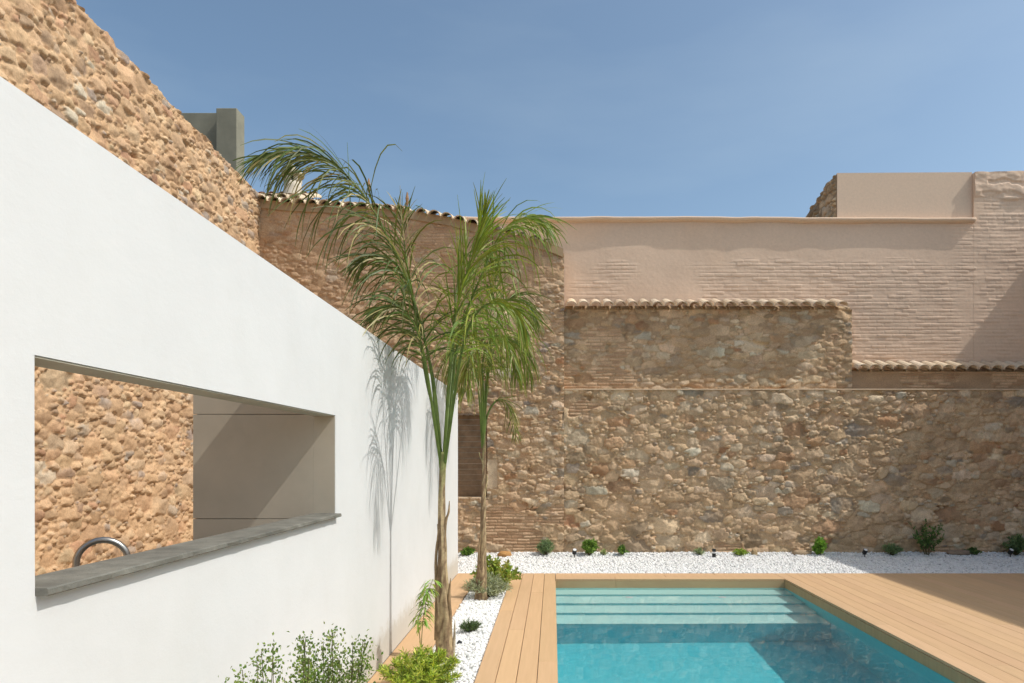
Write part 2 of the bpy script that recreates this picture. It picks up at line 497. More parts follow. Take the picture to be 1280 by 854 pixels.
for a, b in zip(yy[:-1], yy[1:]): rects.append((WX + .002, -1.03, a + .002, b - .002))
boards('path', M['deck'], rects)
# dark bedding below the boards
mb = MB(); mb.box(-.566, PX0 - .03, -.9, 9.57, -.07, -.0245); mb.box(PX1 + .03, 9, -.9, 9.57, -.07, -.0245); mb.box(PX0 - .03, PX1 + .03, PY1 + .03, 9.57, -.07, -.0245)
mb.box(WX + .002, -1.03, -.9, 9.57, -.07, -.0245)
tag(mb.build('deck_bedding', M['black']), kind='structure')

# ------------------------------------------------------------------ pool
pool = empty('swimming_pool', (PX0, PY0, -1.4))
tag(pool, 'rectangular turquoise swimming pool with wide underwater steps', 'pool')
m, nt, b = new_mat('pool_plaster'); p = geo(nt)
n = noise(nt, 14, 6, .7, p); r = ramp(nt, n.outputs[0], [(.3, (.055, .52, .60)), (.7, (.085, .60, .68))])
nt.links.new(r.outputs[0], b.inputs['Base Color']); b.inputs['Roughness'].default_value = .7
M['pool'] = m  # deep water's absorption of light is put into this plaster colour
m, nt, b = new_mat('pool_step'); p = geo(nt)
n = noise(nt, 14, 6, .7, p); r = ramp(nt, n.outputs[0], [(.3, (.45, .75, .73)), (.7, (.51, .81, .78))])
nt.links.new(r.outputs[0], b.inputs['Base Color']); b.inputs['Roughness'].default_value = .7
M['poolstep'] = m  # paler for treads: weaker absorption in shallow water painted into the colour
FL = -1.32
mb = MB(); t = .12
zt = -.146
mb.box(PX0 - t, PX1 + t, PY0 - t, PY1 + t, FL - .15, FL)
mb.box(PX0 - t, PX0 + .002, PY0, PY1, FL, zt); mb.box(PX1 - .002, PX1 + t, PY0, PY1, FL, zt)
mb.box(PX0 - t, PX1 + t, PY1 - .002, PY1 + t, FL, zt); mb.box(PX0 - t, PX1 + t, PY0 - t, PY0 + .002, FL, zt)
basin = mb.build('basin', M['pool'], pool)
recv = [basin]
mb = MB(); mb.box(PX0 + .0035, PX1 - .0035, PY1 - .0075, PY1 - .0035, WZ - .138, -.1445)
recv.append(mb.build('shallow_tone_panel', M['poolstep'], pool))  # added thin panel, carries the pale shallow-water tone up the far wall
treads = [(8.81, .14), (8.40, .25), (8.015, .36), (7.617, .47)]
for k, (yf, d) in enumerate(treads):
    mb = MB(); z1 = WZ - d
    y1 = PY1 - .004 if k == 0 else treads[k - 1][0]
    mb.box(PX0 + .003, PX1 - .003, yf, y1 - (.004 if k == 0 else 0), FL + .002, z1, .006)
    mb.v = [(x_, y_, z_ - .018 if z_ > z1 - .1 else z_) for (x_, y_, z_) in mb.v]
    o = mb.build('step', M['pool'], pool); recv.append(o)
    mb = MB(); mb.box(PX0 + .003, PX1 - .003, yf - .004, y1 - (.004 if k == 0 else .0045), z1 - .0178, z1, .004)
    recv.append(mb.build('tread', M['poolstep'], o))
# fascia boards of the coping
fm = deck_mat('fascia', (.46, .305, .165), (.56, .38, .205), 'y', None)
mb = MB()
c1 = (.95, .95, .95)
mb.box(PX0 + .0, .84, PY1 - .003, PY1 + .020, -.143, -.0265, .001, c1); mb.box(.8425, PX1 - .004, PY1 - .003, PY1 + .020, -.143, -.0265, .001, c1)
mb.box(PX1 - .003, PX1 + .020, PY0, PY1 + .02, -.143, -.0265, .001, c1)
mb.box(PX0 - .020, PX0 + .0025, PY0, PY1 - .0035, -.143, -.0265, .001, c1)
mb.build('coping_fascia', fm, pool)
# round inlet on the right wall, small fittings on the steps
mb = MB(); V = []
for ring, (rr, xo) in enumerate(((.0, .012), (.055, .012), (.075, .008), (.085, .002))):
    for k in range(24):
        a = 2 * math.pi * k / 24; V.append((PX1 - .004 - xo, 6.1 + rr * math.cos(a), -.52 + rr * math.sin(a)))
mb.add(V, [(r_ * 24 + k, r_ * 24 + (k + 1) % 24, (r_ + 1) * 24 + (k + 1) % 24, (r_ + 1) * 24 + k) for r_ in range(3) for k in range(24)])
o = mb.build('pool_lamp', plain('inlet_plastic', (.55, .75, .75), .4), pool); recv.append(o)
for x in (.98, 2.17):
    mb = MB(); mb.tube([(x, 8.74, WZ - .245), (x, 8.74, WZ - .235)], [.05, .035], 16)
    o = mb.build('inlet_nozzle', M['lens'], pool); recv.append(o)
for o in recv: o.cycles.is_caustics_receiver = True
# water
nx, ny = 120, 300
us = np.linspace(PX0 + .001, PX1 - .001, nx); vs_ = np.linspace(PY0 + .003, PY1 - .003, ny)
U, V = np.meshgrid(us, vs_)
Hh = .0011 * fbm(U, V, 2.3, 5, 3) + .00045 * fbm(U, V * .7, 8, 77, 3)
I = np.arange(nx * ny).reshape(ny, nx)
Fq = np.stack([I[:-1, :-1], I[:-1, 1:], I[1:, 1:], I[1:, :-1]], -1).reshape(-1, 4)
m, nt, b = new_mat('pool_water')
b.inputs['Base Color'].default_value = (1, 1, 1, 1); b.inputs['Roughness'].default_value = 0; b.inputs['IOR'].default_value = 1.33; b.inputs['Transmission Weight'].default_value = 1
wo = mesh_obj('water', np.stack([U, V, WZ + Hh], -1).reshape(-1, 3), Fq.astype(np.int32), m, smooth=True)
wo.cycles.is_caustics_caster = True
tag(wo, kind='structure')

# ------------------------------------------------------------------ white wall with the serving window
HY0, HY1, HZ0, HZ1 = 1.754, 4.178, 1.249, 1.868
ww = empty('white_wall', (WX, 4, 0))
tag(ww, 'long smooth white garden wall with a wide horizontal opening', 'wall')
def white_field(U, V):
    return .0014 * fbm(U, V, 1.1, 3, 3), np.full(U.shape + (3,), .8)
ul = np.unique(np.concatenate([np.linspace(-3, HY0, 90), np.linspace(HY0, HY1, 70), np.linspace(HY1, WY1, 150)]))
tl = np.unique(np.concatenate([np.linspace(0, HZ0, 34), np.linspace(HZ0, HZ1, 18), np.linspace(HZ1, WTOP, 20)]))
wall_sheet('wall', ul, (tl + .07) / (WTOP + .07) if False else (tl - 0) / WTOP, lambda u: np.full(len(u), WTOP), 0.0, (WX, 0, 0), (0, 1, 0), (1, 0, 0), white_field, M['white'], WT, ww, holes=[(HY0, HY1, HZ0, HZ1)])
mb = MB(); mb.box(WX - WT + .002, WX - .004, HY0 + .004, HY1 - .001, HZ1 - .006, HZ1 - .001); mb.build('soffit_lining', M['jamb'], ww)
mb = MB(); mb.box(WX - WT - .001, WX - .003, HY1 - .003, HY1 - .0005, HZ0 + .02, HZ1 - .0065); mb.build('jamb_lining', M['cement'], ww)
# sill with a slightly chipped front
ys = np.linspace(HY0 + .001, 4.187, 120); mb = MB(); V = []
rs = np.random.RandomState(3)
j1 = np.convolve(rs.normal(0, .0022, 124), np.ones(3) / 3, 'same')[2:122]; j2 = np.convolve(rs.normal(0, .002, 124), np.ones(3) / 3, 'same')[2:122]
for i, y in enumerate(ys):
    fx = -1.297 if 1 else 0
    V += [(WX - WT - .012, y, 1.2472), (WX - WT - .012, y, 1.268), (fx - .004 + j1[i] * .7, y, 1.268), (fx + j1[i], y, 1.2645 + j2[i] * .5), (fx + j2[i], y, 1.251), (fx - .003, y, 1.2472)]
Fs = []
for i in range(119):
    for k in range(6):
        a = i * 6 + k; c = i * 6 + (k + 1) % 6; Fs.append((a, c, c + 6, a + 6))
Fs += [tuple(range(6))[::-1], tuple(119 * 6 + k for k in range(6))]
# the part within the wall thickness is narrowed to the opening
V = [(x, min(max(y, HY0 + .001), HY1 - .001) if x < WX - .01 else y, z) for (x, y, z) in V]
mb.add(V, Fs); mb.build('window_sill', M['sill'], ww)

# ------------------------------------------------------------------ greige cabinet behind the opening
cab = empty('panelled_outdoor_cabinet', (-1.83, 4.9, 0))
tag(cab, 'tall greige panelled storage block behind the opening of the white wall', 'cabinet')
mb = MB(); mb.box(-2.19, WX - WT - .003, 4.2, 5.6, -.01, 2.44); mb.build('carcass', M['cement'], cab)
for z0, z1 in ((0, 1.233), (1.237, 1.872), (1.876, 2.45)):
    mb = MB(); mb.box(-2.20, WX - WT - .0015, HY1 - .003, 4.198, z0, z1, .0005); mb.build('panel', M['cement'], cab)
cnt = empty('counter', (-1.85, 3, 0))
tag(cnt, 'low grey worktop behind the white wall carrying the steel tap', 'counter')
mb = MB(); mb.box(-2.12, WX - WT - .004, 1.0, HY1 - .004, .88, .92, .004); mb.build('worktop', M['sill'], cnt)
mb = MB(); mb.box(-2.06, WX - WT - .005, 1.05, HY1 - .05, -.01, .878); mb.build('base_cabinet', M['cement'], cnt)
fa = empty('kitchen_tap', (-1.75, 2.66, .92))
tag(fa, 'arched brushed steel tap just visible above the slate window sill', 'tap')
pts = [Vector((-1.83, 2.62, .922)), Vector((-1.83, 2.62, 1.0)), Vector((-1.83, 2.62, 1.1)), Vector((-1.83, 2.62, 1.19))]
for k in range(1, 15):
    a = math.pi * k / 14; pts.append(Vector((-1.755 - .075 * math.cos(a), 2.66 - .04 * math.cos(a), 1.20 + .085 * math.sin(a))))
pts.append(Vector((-1.68, 2.70, 1.15)))
mb = MB(); mb.tube(pts, .0125, 14); mb.build('spout', M['steel'], fa, smooth=True)
mb = MB(); mb.tube([(-1.83, 2.62, .921), (-1.83, 2.62, .96)], .024, 16); mb.build('tap_base', M['steel'], fa, smooth=False)

# ------------------------------------------------------------------ stone walls
PB = [(.63, .455, .29, 5), (.57, .40, .245, 4), (.70, .54, .37, 3), (.42, .31, .20, 2), (.53, .33, .19, 1.0), (.40, .33, .25, .8), (.60, .52, .39, 1.0), (.44, .24, .13, .35), (.30, .25, .20, .3)]
PSs = [(.54, .355, .21, 5), (.47, .295, .17, 4), (.58, .41, .255, 3), (.40, .27, .175, 2), (.49, .28, .17, .8), (.42, .33, .26, 1.0), (.57, .47, .35, .8)]
def line(u0, u1, r): return np.linspace(u0, u1, int(round((u1 - u0) / r)) + 1)

def brick_mix(H, C, U, V, seed, thr=.22, depth=.022, tone=(.60, .40, .25)):
    """patches of thin brick courses set among the rubble"""
    v = V + .010 * fbm(U, V, 2.2, seed, 3); u = U + .01 * fbm(U, V, 5, seed + 1, 3)
    ph = .052; row = np.floor(v / ph); fv = v / ph - row
    tb = np.random.RandomState(seed).rand(4096)
    uu = u / .21 + tb[(row * 13).astype(int) & 4095]; col = np.floor(uu); fu = uu - col
    hb = tb[(row * 57 + col * 131).astype(int) & 4095]; cb = tb[(row * 91 + col * 37).astype(int) & 4095]
    st = sstep(.10, .26, fv) * sstep(1.0, .86, fv) * sstep(0, .06, fu) * sstep(1, .94, fu)
    Hb = depth * (st * (.45 + .75 * hb) + .15 * fbm(U, V, 20, seed + 2, 3))
    Cb = np.array(tone) * ((.72 + .5 * cb) * (1 + .15 * fbm(U, V, 14, seed + 3, 3)))[..., None] * np.stack([1 + 0 * cb, .93 + .12 * cb, .88 + .2 * cb], -1)
    mo = np.array((.53, .365, .22))
    Cb = Cb * st[..., None] + mo * (1 - st[..., None])
    m = sstep(thr, thr + .07, fbm(U * .8, V * 1.3, 1.3, seed + 4, 4) + .04 * fbm(U, V, 14, seed + 5, 2))
    return H * (1 - m) + Hb * m, C * (1 - m[..., None]) + Cb * m[..., None]

# --- side wall (plane X=SX, faces +X); u = Y
cls_big = [(.12, .17, 2.5), (.07, .11, 30), (.04, .065, 130), (.02, .035, 520)]
side = rubble(3.6, 11.8, 0, 7.0, .012, 11, cls_big, 1.6, .0035, .005, .050, PSs, (.63, .415, .24), flush=.10, pack=.60, reach=1.5, facet=.9, jvar=1.0)
def side_top(u):
    z = np.interp(u, [-3, 7.0, 11.6], [6.95, 6.36, 6.05])
    return z + .02 * vnoise(u, u * 0, 3.1, 8) + .012 * vnoise(u, u * 0, 9, 9)
def side_field(U, V):
    uu = np.where(U < 3.6, 3.6 + (3.6 - U), U)
    uu = np.clip(uu, 3.6, 11.79)
    return sample(side['H'], side, uu, V), sample(side['C'], side, uu, V)
sw = empty('stone_side_wall', (SX, 6, 0))
tag(sw, 'tall sunlit ochre rubble stone wall rising behind the white wall', 'wall')
us = np.concatenate([np.arange(-3, 3.8, .05), line(3.8, 11.585, .0145)])
wall_sheet('wall', us, np.linspace(0, 1, 450), side_top, -.07, (SX, 0, 0), (0, 1, 0), (1, 0, 0), side_field, M['stone'], .45, sw)

# --- back: tall left wall with niche (u = X)
cls_b = [(.10, .15, 3), (.07, .10, 20), (.045, .07, 110), (.024, .045, 420)]
tall = rubble(-5.2, .3, -.1, 6.2, .012, 23, cls_b, 2.1, .003, .008, .050, PB, (.54, .36, .21), flush=.28)
tpx = [323, 358, 398, 458, 511, 564, 590, 636, 670, 690, 704]; tpy = [253, 257, 259, 263, 267, 276, 283, 295, 303, 309, 315]
TY = 11.545
tX = [(a - 691) / F * TY for a in tpx]; tZ = [CZ + (574 - b_) / F * TY for b_ in tpy]
def tall_top(u): return np.interp(u, tX, tZ) - .03
def tall_field(U, V):
    H = sample(tall['H'], tall, U, V); C = sample(tall['C'], tall, U, V)
    H, C = brick_mix(H, C, U, V, 321, .36)
    # upper part is rendered over: flatter, browner
    k = sstep(3.4, 4.3, V + .5 * fbm(U, V, 1.1, 61, 3) + np.clip(-U - 1.2, -1, 1) * .45)
    H2 = .012 * fbm(U, V * 1.8, 3.5, 63, 4) + H * .6
    C2 = np.array([.50, .31, .185]) * (1 + .25 * fbm(U, V * 1.6, 3, 64, 4))[..., None]
    # brick quoins along the right edge
    q = sstep(-.22, -.16, U + .06 * np.sign(np.sin(V * 2 * math.pi / .13))) * (1 - sstep(2.72, 2.8, 2.75 + 0 * V)) * 0
    H = H * (1 - k) + H2 * k; C = C * (1 - k[..., None]) + (.55 * C + .45 * C2) * k[..., None]
    # dressed frame stones round the niche
    fr = ((U > -1.10) & (U < -.93) & (V > 1.10) & (V < 1.60))
    blk = np.floor(V * 0 + .3)
    hh = .016 + .003 * np.sin(blk * 7.3)
    ed = np.minimum(np.abs(V - 1.1), np.abs(V - 1.6))
    H = np.where(fr, np.where(ed < .008, .002, hh) + .003 * fbm(U, V, 14, 66, 3), H)
    C = np.where(fr[..., None], np.array([.62, .49, .34]) * (1 + .15 * fbm(U, V, 8, 67, 3))[..., None], C)
    return H, C
bwl = empty('tall_stone_wall', (-2.4, TY, 0))
tag(bwl, 'tall brown stone back wall with a sloping clay tile top behind the palms', 'wall')
us = line(SX + .0, .19, .012)
wall_sheet('wall', us, np.linspace(0, 1, 490), tall_top, -.07, (0, TY, 0), (1, 0, 0), (0, -1, 0), tall_field, M['stone'], .33, bwl, holes=[(-2.15, -1.10, .955, 2.35)])
# niche boards
mb = MB()
z = .96; k = 0
while z < 2.34:
    mb.box(-2.16, -1.09, TY + .13 + rnd.uniform(-.004, .004), TY + .17, z, z + .0915, .005); z += .094; k += 1
mb.build('shutter', M['wood'], bwl)
mb = MB(); mb.box(-2.16, -1.08, TY - .03, TY + .18, .925, .957, .006); mb.build('window_sill', M['lid'], bwl)

# --- back: lower wall
low = rubble(.1, 9.9, -.1, 2.9, .012, 37, [(.13, .19, 3), (.085, .13, 26), (.05, .085, 90), (.024, .045, 420)], 1.75, .003, .006, .058, PB, (.53, .365, .215), flush=.22)
lw = empty('low_stone_wall', (4.8, YB, 0))
tag(lw, 'lower rubble stone wall along the white gravel behind the pool', 'wall')
us = line(.192, 9.6, .012)
wall_sheet('wall', us, np.linspace(0, 1, 236), lambda u: np.full(len(u), 2.765), -.07, (0, YB, 0), (1, 0, 0), (0, -1, 0), lambda U, V: brick_mix(sample(low['H'], low, U, V), sample(low['C'], low, U, V), U, V, 301, .50), M['stone'], .30, lw)
mb = MB(); mb.box(.195, 9.6, YB - .045, YB + .2, 2.766, 2.788, .004); mb.build('ledge', M['lid'], lw)

# --- recessed panel
YR = 11.68
rec = rubble(.1, 5.3, 2.6, 4.3, .012, 51, [(.11, .16, 4), (.07, .11, 26), (.045, .07, 110), (.026, .045, 260)], 2.2, .003, .008, .034, PB, (.45, .30, .17), flush=.3)
rw = empty('recessed_stone_wall', (2.7, YR, 2.78))
tag(rw, 'rectangular stone wall panel on the ledge under the long row of clay tiles', 'wall')
wall_sheet('wall', line(.193, 5.115, .0135), np.linspace(0, 1, 96), lambda u: np.full(len(u), 4.155), 2.786, (0, YR, 0), (1, 0, 0), (0, -1, 0), lambda U, V: brick_mix(sample(rec['H'], rec, U, V), sample(rec['C'], rec, U, V), U, V, 311, .22, .018), M['stone'], .19, rw)
# --- strip at the right
st_ = empty('rendered_strip_wall', (7.3, YR, 2.78))
tag(st_, 'thin brown rendered strip under the short tile row at the right', 'wall')
wall_sheet('wall', line(5.118, 9.6, .014), np.linspace(0, 1, 30), lambda u: np.full(len(u), 3.095), 2.786, (0, YR + .01, 0), (1, 0, 0), (0, -1, 0),
           lambda U, V: brick_mix(.008 * fbm(U, V * 3, 2.5, 71, 4), np.array([.50, .34, .21]) * (1 + .2 * fbm(U, V * 3, 2, 72, 3))[..., None], U, V, 331, -.1, .016), M['stone'], .18, st_)

# --- pink wall
YP = 11.90
def pink_field(U, V):
    wp = .014 * fbm(U, V, 1.3, 81, 3); v = V + wp; 
    ph = .062
    row = np.floor(v / ph); fv = v / ph - row
    off = (row * .5) % 1 + .15 * np.sin(row * 12.9)
    bl = .27; uu = U / bl + off + .1 * vnoise(U, V, 4, 82); col = np.floor(uu); fu = uu - col
    rngt = np.random.RandomState(5).rand(4096)
    rb = rngt[((row * 57 + col * 131).astype(int)) & 4095]
    rrw = rngt[((row * 31 + 7).astype(int)) & 4095]
    jv = sstep(.0, .3, fv) * sstep(1.0, .88, fv)
    ju = sstep(0, .05, fu) * sstep(1, .95, fu)
    msk = sstep(-.25, .35, fbm(U, V, 1.1, 84, 3) + np.clip((U - 1.6) * .55, -.6, .6) - sstep(4.95, 5.3, V) * np.where(U > 6.9, 0, 1.5))
    msk = msk * (.55 + .45 * sstep(-.3, .3, fbm(U, V, 3.5, 85, 3)))
    H = .009 * jv * (.3 + .7 * ju) * (.2 + 1.1 * rb) + .003 * (rrw - .5) + .003 * fbm(U, V, 9, 99, 3)
    H = H * msk
    H = H + .022 * fbm(U, V, .8, 86, 3) + .0018 * fbm(U, V * 1.5, 6, 87, 4) * (.4 + msk) + .0012 * fbm(U, V, 25, 88, 3)
    C = np.array([.74, .55, .41]) * (1 + .07 * fbm(U, V, 1.2, 89, 4))[..., None] * (1 + .05 * fbm(U, V * 3, 8, 90, 3) * msk)[..., None]
    warm = sstep(.0, .5, fbm(U, V, .7, 91, 3))[..., None]
    C = C * (1 + warm * np.array([.03, -.02, -.07]))
    return H, C
pw = empty('pink_rendered_wall', (4.5, YP, 0))
tag(pw, 'high pink rendered wall over rough brickwork with a rounded coping', 'wall')
wall_sheet('wall', line(-2.3, 7.33, .0135), np.linspace(0, 1, 400), lambda u: np.full(len(u), 5.745), 2.9, (0, YP, 0), (1, 0, 0), (0, -1, 0), pink_field, M['render'], .30, pw)
def pier_top(u): return 6.60 + .02 * vnoise(u, u * 0, 2.2, 5) + .012 * vnoise(u, u * 0, 7, 6)
def pier_field(U, V):
    H, C = pink_field(U, V)
    k = sstep(6.0, 6.2, V + .12 * vnoise(U, V, 3, 95))
    er = fbm(U * .8, V * 3.2, 1.5, 96, 4)
    wv = .09 * fbm(U, V * .5, 4.5, 101, 4); Vw_ = V + wv
    cav = sstep(6.36, 6.385, Vw_) * sstep(6.455, 6.43, Vw_) * sstep(7.56, 7.60, U + .06 * er) + sstep(6.13, 6.16, Vw_) * sstep(6.26, 6.22, Vw_) * sstep(7.48, 7.54, U + .1 * er) * sstep(-.35, -.1, er)
    H2 = .028 * sstep(-.05, .06, er) + .02 + .016 * fbm(U, V * 1.6, 6, 98, 4) - .022 * np.clip(cav, 0, 1)
    H = H * (1 - k) + H2 * k
    return H, C
wall_sheet('raised_end', line(7.333, 9.6, .0135), np.linspace(0, 1, 290), pier_top, 2.9, (0, YP, 0), (1, 0, 0), (0, -1, 0), pier_field, M['render'], .34, pw)
# rounded coping lip
pts = []; mb = MB(); V = []
xs_ = np.linspace(-2.3, 7.335, 110)
prof = [(.14, 0), (.02, .012), (-.045, .022), (-.082, .045), (-.09, .07), (-.075, .088), (-.03, .098), (.14, .1)]
for i, x in enumerate(xs_):
    dz = .006 * float(vnoise(np.array([x]), np.array([0.]), 2.5, 31)[0]) + np.interp(x, [.15, 2, 4.5, 7.3], [.012, .02, 0, -.01]); dy = .007 * float(vnoise(np.array([x]), np.array([3.]), 3.5, 32)[0])
    for (py, pz) in prof: V.append((x, YP + py + (dy if py < 0 else 0), 5.70 + pz + dz))
k = len(prof); Fs = []
for i in range(109):
    for j in range(k):
        a = i * k + j; c = i * k + (j + 1) % k; Fs.append((a, a + k, c + k, c))
Fs += [tuple(range(k)), tuple(109 * k + j for j in range(k))[::-1]]
mb.add(V, Fs, (.74, .545, .395)); mb.build('coping', M['render'], pw, smooth=True)
# the block behind
tw = empty('rendered_roof_block', (6.2, 12.8, 0))
tag(tw, 'smooth pink rendered block with a rough stone flank rising behind the coping', 'building')
V = [(4.95, 11.93, 5.0), (7.329, 11.93, 5.0), (7.329, 13.7, 5.0), (4.95, 13.7, 5.0), (4.95, 11.93, 6.60), (7.329, 11.93, 6.615), (7.329, 13.7, 6.5), (4.95, 13.7, 6.32)]
mb = MB(); mb.add([(x + (.02 if i in (0, 3, 4, 7) else 0), y, z if z > 5.5 else 5.72) for i, (x, y, z) in enumerate(V)], [(0, 1, 5, 4), (1, 2, 6, 5), (2, 3, 7, 6), (3, 0, 4, 7), (4, 5, 6, 7)], (.74, .56, .42)); mb.build('wall', M['render'], tw)
flank = rubble(12.0, 13.8, 5.0, 6.8, .02, 91, [(.08, .12, 20), (.04, .07, 300)], 2.0, .004, .014, .07, PB, (.33, .23, .14), flush=.1)
wall_sheet('stone_flank', line(11.945, 13.7, .02), np.linspace(0, 1, 90), lambda u: np.interp(u, [12.0, 12.6, 12.62, 13.1, 13.12, 13.7], [6.57, 6.5, 6.46, 6.4, 6.34, 6.26]), 5.75, (4.96, 0, 0), (0, 1, 0), (-1, 0, 0),
           lambda U, V: (sample(flank['H'], flank, U, V), sample(flank['C'], flank, U, V)), M['stone'], .004, tw)

# ------------------------------------------------------------------ clay tiles
def canal_tile(mb, ctr, dirv, side_, r0, r1, Lg, thick, concave, col, n=9):
    """half pipe from ctr (front lip) backward along dirv"""
    d = Vector(dirv).normalized(); s = Vector(side_).normalized(); u = s.cross(d).normalized()
    if u.z < 0: u = -u
    V = []; sg = -1 if concave else 1
    for (t_, r_) in ((0, r0), (Lg, r1)):
        for rr in (r_, r_ - thick):
            for k in range(n):
                a = math.pi * k / (n - 1)
                V.append(Vector(ctr) + d * t_ + s * (math.cos(a) * rr) + u * (math.sin(a) * rr * .85 * sg))
    Fs = []
    for k in range(n - 1):
        Fs.append((k, k + 1, 2 * n + k + 1, 2 * n + k))
        Fs.append((n + k, 3 * n + k, 3 * n + k + 1, n + k + 1))
        Fs.append((k, n + k, n + k + 1, k + 1))
        Fs.append((2 * n + k, 2 * n + k + 1, 3 * n + k + 1, 3 * n + k))
    Fs += [(0, 2 * n, 3 * n, n), (n - 1, 2 * n - 1, 4 * n - 1, 3 * n - 1)]
    mb.add(V, Fs, col)
TC = [(.74, .59, .42), (.71, .56, .39), (.76, .62, .46), (.70, .54, .38)]
def tile_row(parent, xz, yf, slope, pitch, length, rows=1, r=.098, cols=TC, dark=1.0, name='tile_coping', turn=0):
    mb = MB(); rr = random.Random(len(xz) * 7 + int(yf * 10))
    xa = xz[0][0]; xb = xz[-1][0]; x = xa + pitch / 2
    X_ = [p[0] for p in xz]; Z_ = [p[1] for p in xz]
    while x < xb - pitch * .42:
        z = float(np.interp(x, X_, Z_))
        sl = (float(np.interp(x + .1, X_, Z_)) - float(np.interp(x - .1, X_, Z_))) / .2
        for k in range(rows):
            k_ = rr.uniform(.86, 1.06) * dark; c = [v * k_ for v in rr.choice(cols)]
            yy = yf + k * (length - .06) + rr.uniform(-.012, .012)
            zz = z + k * (length - .06) * slope + k * .012
            canal_tile(mb, (x + rr.uniform(-.006, .006), yy, zz + .045), (rr.uniform(-.03, .03) + turn, 1, slope + rr.uniform(-.02, .02)), (1, 0, sl), r, r * .84, length, .014, False, c)
            k_ = rr.uniform(.75, .9) * dark; c = [v * k_ for v in rr.choice(cols)]
            canal_tile(mb, (x + pitch / 2, yy + .22, zz + .07), (turn, 1, slope), (1, 0, sl), r * .9, r * .78, length * .45, .014, True, c)
        x += pitch
    return mb.build(name, M['tile'], parent, smooth=False)
def bed(parent, xz, yf, yb, slope, name='tile_bedding', lift=.025):
    mb = MB()
    for (a, b_) in zip(xz[:-1], xz[1:]):
        V = [(a[0], yf, a[1] - .055), (b_[0], yf, b_[1] - .055), (b_[0], yb, b_[1] - .055), (a[0], yb, a[1] - .055),
             (a[0], yf, a[1] + lift), (b_[0], yf, b_[1] + lift), (b_[0], yb, b_[1] + lift + .005 + (yb - yf) * slope), (a[0], yb, a[1] + lift + .005 + (yb - yf) * slope)]
        mb.add(V, [(0, 1, 5, 4), (4, 5, 6, 7), (3, 2, 1, 0), (2, 3, 7, 6), (0, 4, 7, 3), (1, 2, 6, 5)], (.42, .30, .18))
    return mb.build(name, M['render'], parent)
xz = [(.215, 4.125), (5.13, 4.125)]
tile_row(rw, xz, YR - .215, .36, .2065, .45); bed(rw, [(.215, 4.16), (5.10, 4.16)], YR + .02, YP - .004, .42)
xz = [(5.12, 3.075), (9.5, 3.06)]
tile_row(st_, xz, YR - .165, .36, .2065, .40); bed(st_, [(5.13, 3.085), (9.5, 3.07)], YR + .03, YP - .004, .3)
xz = [(a, z - .045) for a, z in zip(tX, tZ)]
zm = float(np.interp(-2.3, [a for a, z in xz], [z for a, z in xz]))
xl = [p for p in xz if p[0] < -2.3] + [(-2.3, zm)]; xr = [(-2.3, zm)] + [p for p in xz if p[0] > -2.3]
tile_row(bwl, xl, TY - .14, .30, .21, .42, rows=2); tile_row(bwl, xr, TY - .14, .30, .21, .50, rows=1); bed(bwl, [(min(a, .186), z) for a, z in xz], TY - .045, TY + .322, .28, lift=.088)

# ------------------------------------------------------------------ neighbour roof, chimney, concrete stack
nh = empty('neighbour_house', (-5.6, 13, 0))
tag(nh, 'neighbouring tiled roof edge peeping over the corner of the stone walls', 'house')
xz = [(-7.5, 6.13), (-4.35, 6.13)]
tile_row(nh, xz, 11.96, .36, .22, .45, rows=3, dark=.9, name='roof_tiles')
mb = MB(); mb.box(-7.5, -4.3, 11.96, 13.2, 0, 6.10, 0, (.5, .4, .3))
V = [(-7.5, 11.96, 6.10), (-4.3, 11.96, 6.10), (-4.3, 13.2, 6.55), (-7.5, 13.2, 6.55), (-4.3, 13.2, 6.10), (-7.5, 13.2, 6.10)]
mb.add(V, [(0, 1, 2, 3), (2, 4, 5, 3), (1, 4, 2), (0, 3, 5)], (.5, .4, .3)); mb.build('wall', M['render'], nh)
tile_row(nh, [(-7.5, 6.62), (-4.4, 6.62)], 13.12, .02, .2, .2, rows=1, cols=[(.32, .13, .08)], name='ridge_tiles')
# chimney
YC = 13.0
ch = empty('chimney', tuple(P(366, 250, YC)))
tag(ch, 'small round whitewashed chimney with a clay cap on the neighbouring roof', 'chimney')
def lathe(mb, cx, cy, prof, n=20, col=None):
    V = [(cx + r_ * math.cos(2 * math.pi * k / n), cy + r_ * math.sin(2 * math.pi * k / n), z) for (r_, z) in prof for k in range(n)]
    Fs = [(j * n + k, j * n + (k + 1) % n, (j + 1) * n + (k + 1) % n, (j + 1) * n + k) for j in range(len(prof) - 1) for k in range(n)]
    Fs += [tuple(range(n))[::-1], tuple((len(prof) - 1) * n + k for k in range(n))]
    mb.add(V, Fs, col)
cx = P(366, 0, YC).x; zc = lambda y: CZ + (574 - y) / F * YC
mb = MB(); lathe(mb, cx, YC, [(.30, zc(262)), (.24, zc(252)), (.17, zc(247)), (.16, zc(236)), (.155, zc(229))]); mb.build('stack', M['chimneywhite'], ch, smooth=True)
for k in range(6):
    mb = MB()
    a = 2 * math.pi * k / 6 + .3; x_, y_ = cx + .125 * math.cos(a), YC + .125 * math.sin(a)
    mb.box(x_ - .035, x_ + .035, y_ - .03, y_ + .03, zc(229), zc(221.5))
    mb.build('vent_post', M['chimneywhite'], ch)
mb = MB(); lathe(mb, cx, YC, [(.10, zc(229)), (.10, zc(221))]); mb.build('flue', M['black'], ch)
mb = MB(); lathe(mb, cx, YC, [(.19, zc(222)), (.215, zc(220)), (.20, zc(217)), (.13, zc(213.5)), (.06, zc(212)), (.045, zc(209.5)), (.05, zc(208)), (.03, zc(206.5))]); mb.build('cap', plain('mossy_clay', (.42, .37, .25), .9, .4, 12), ch, smooth=True)
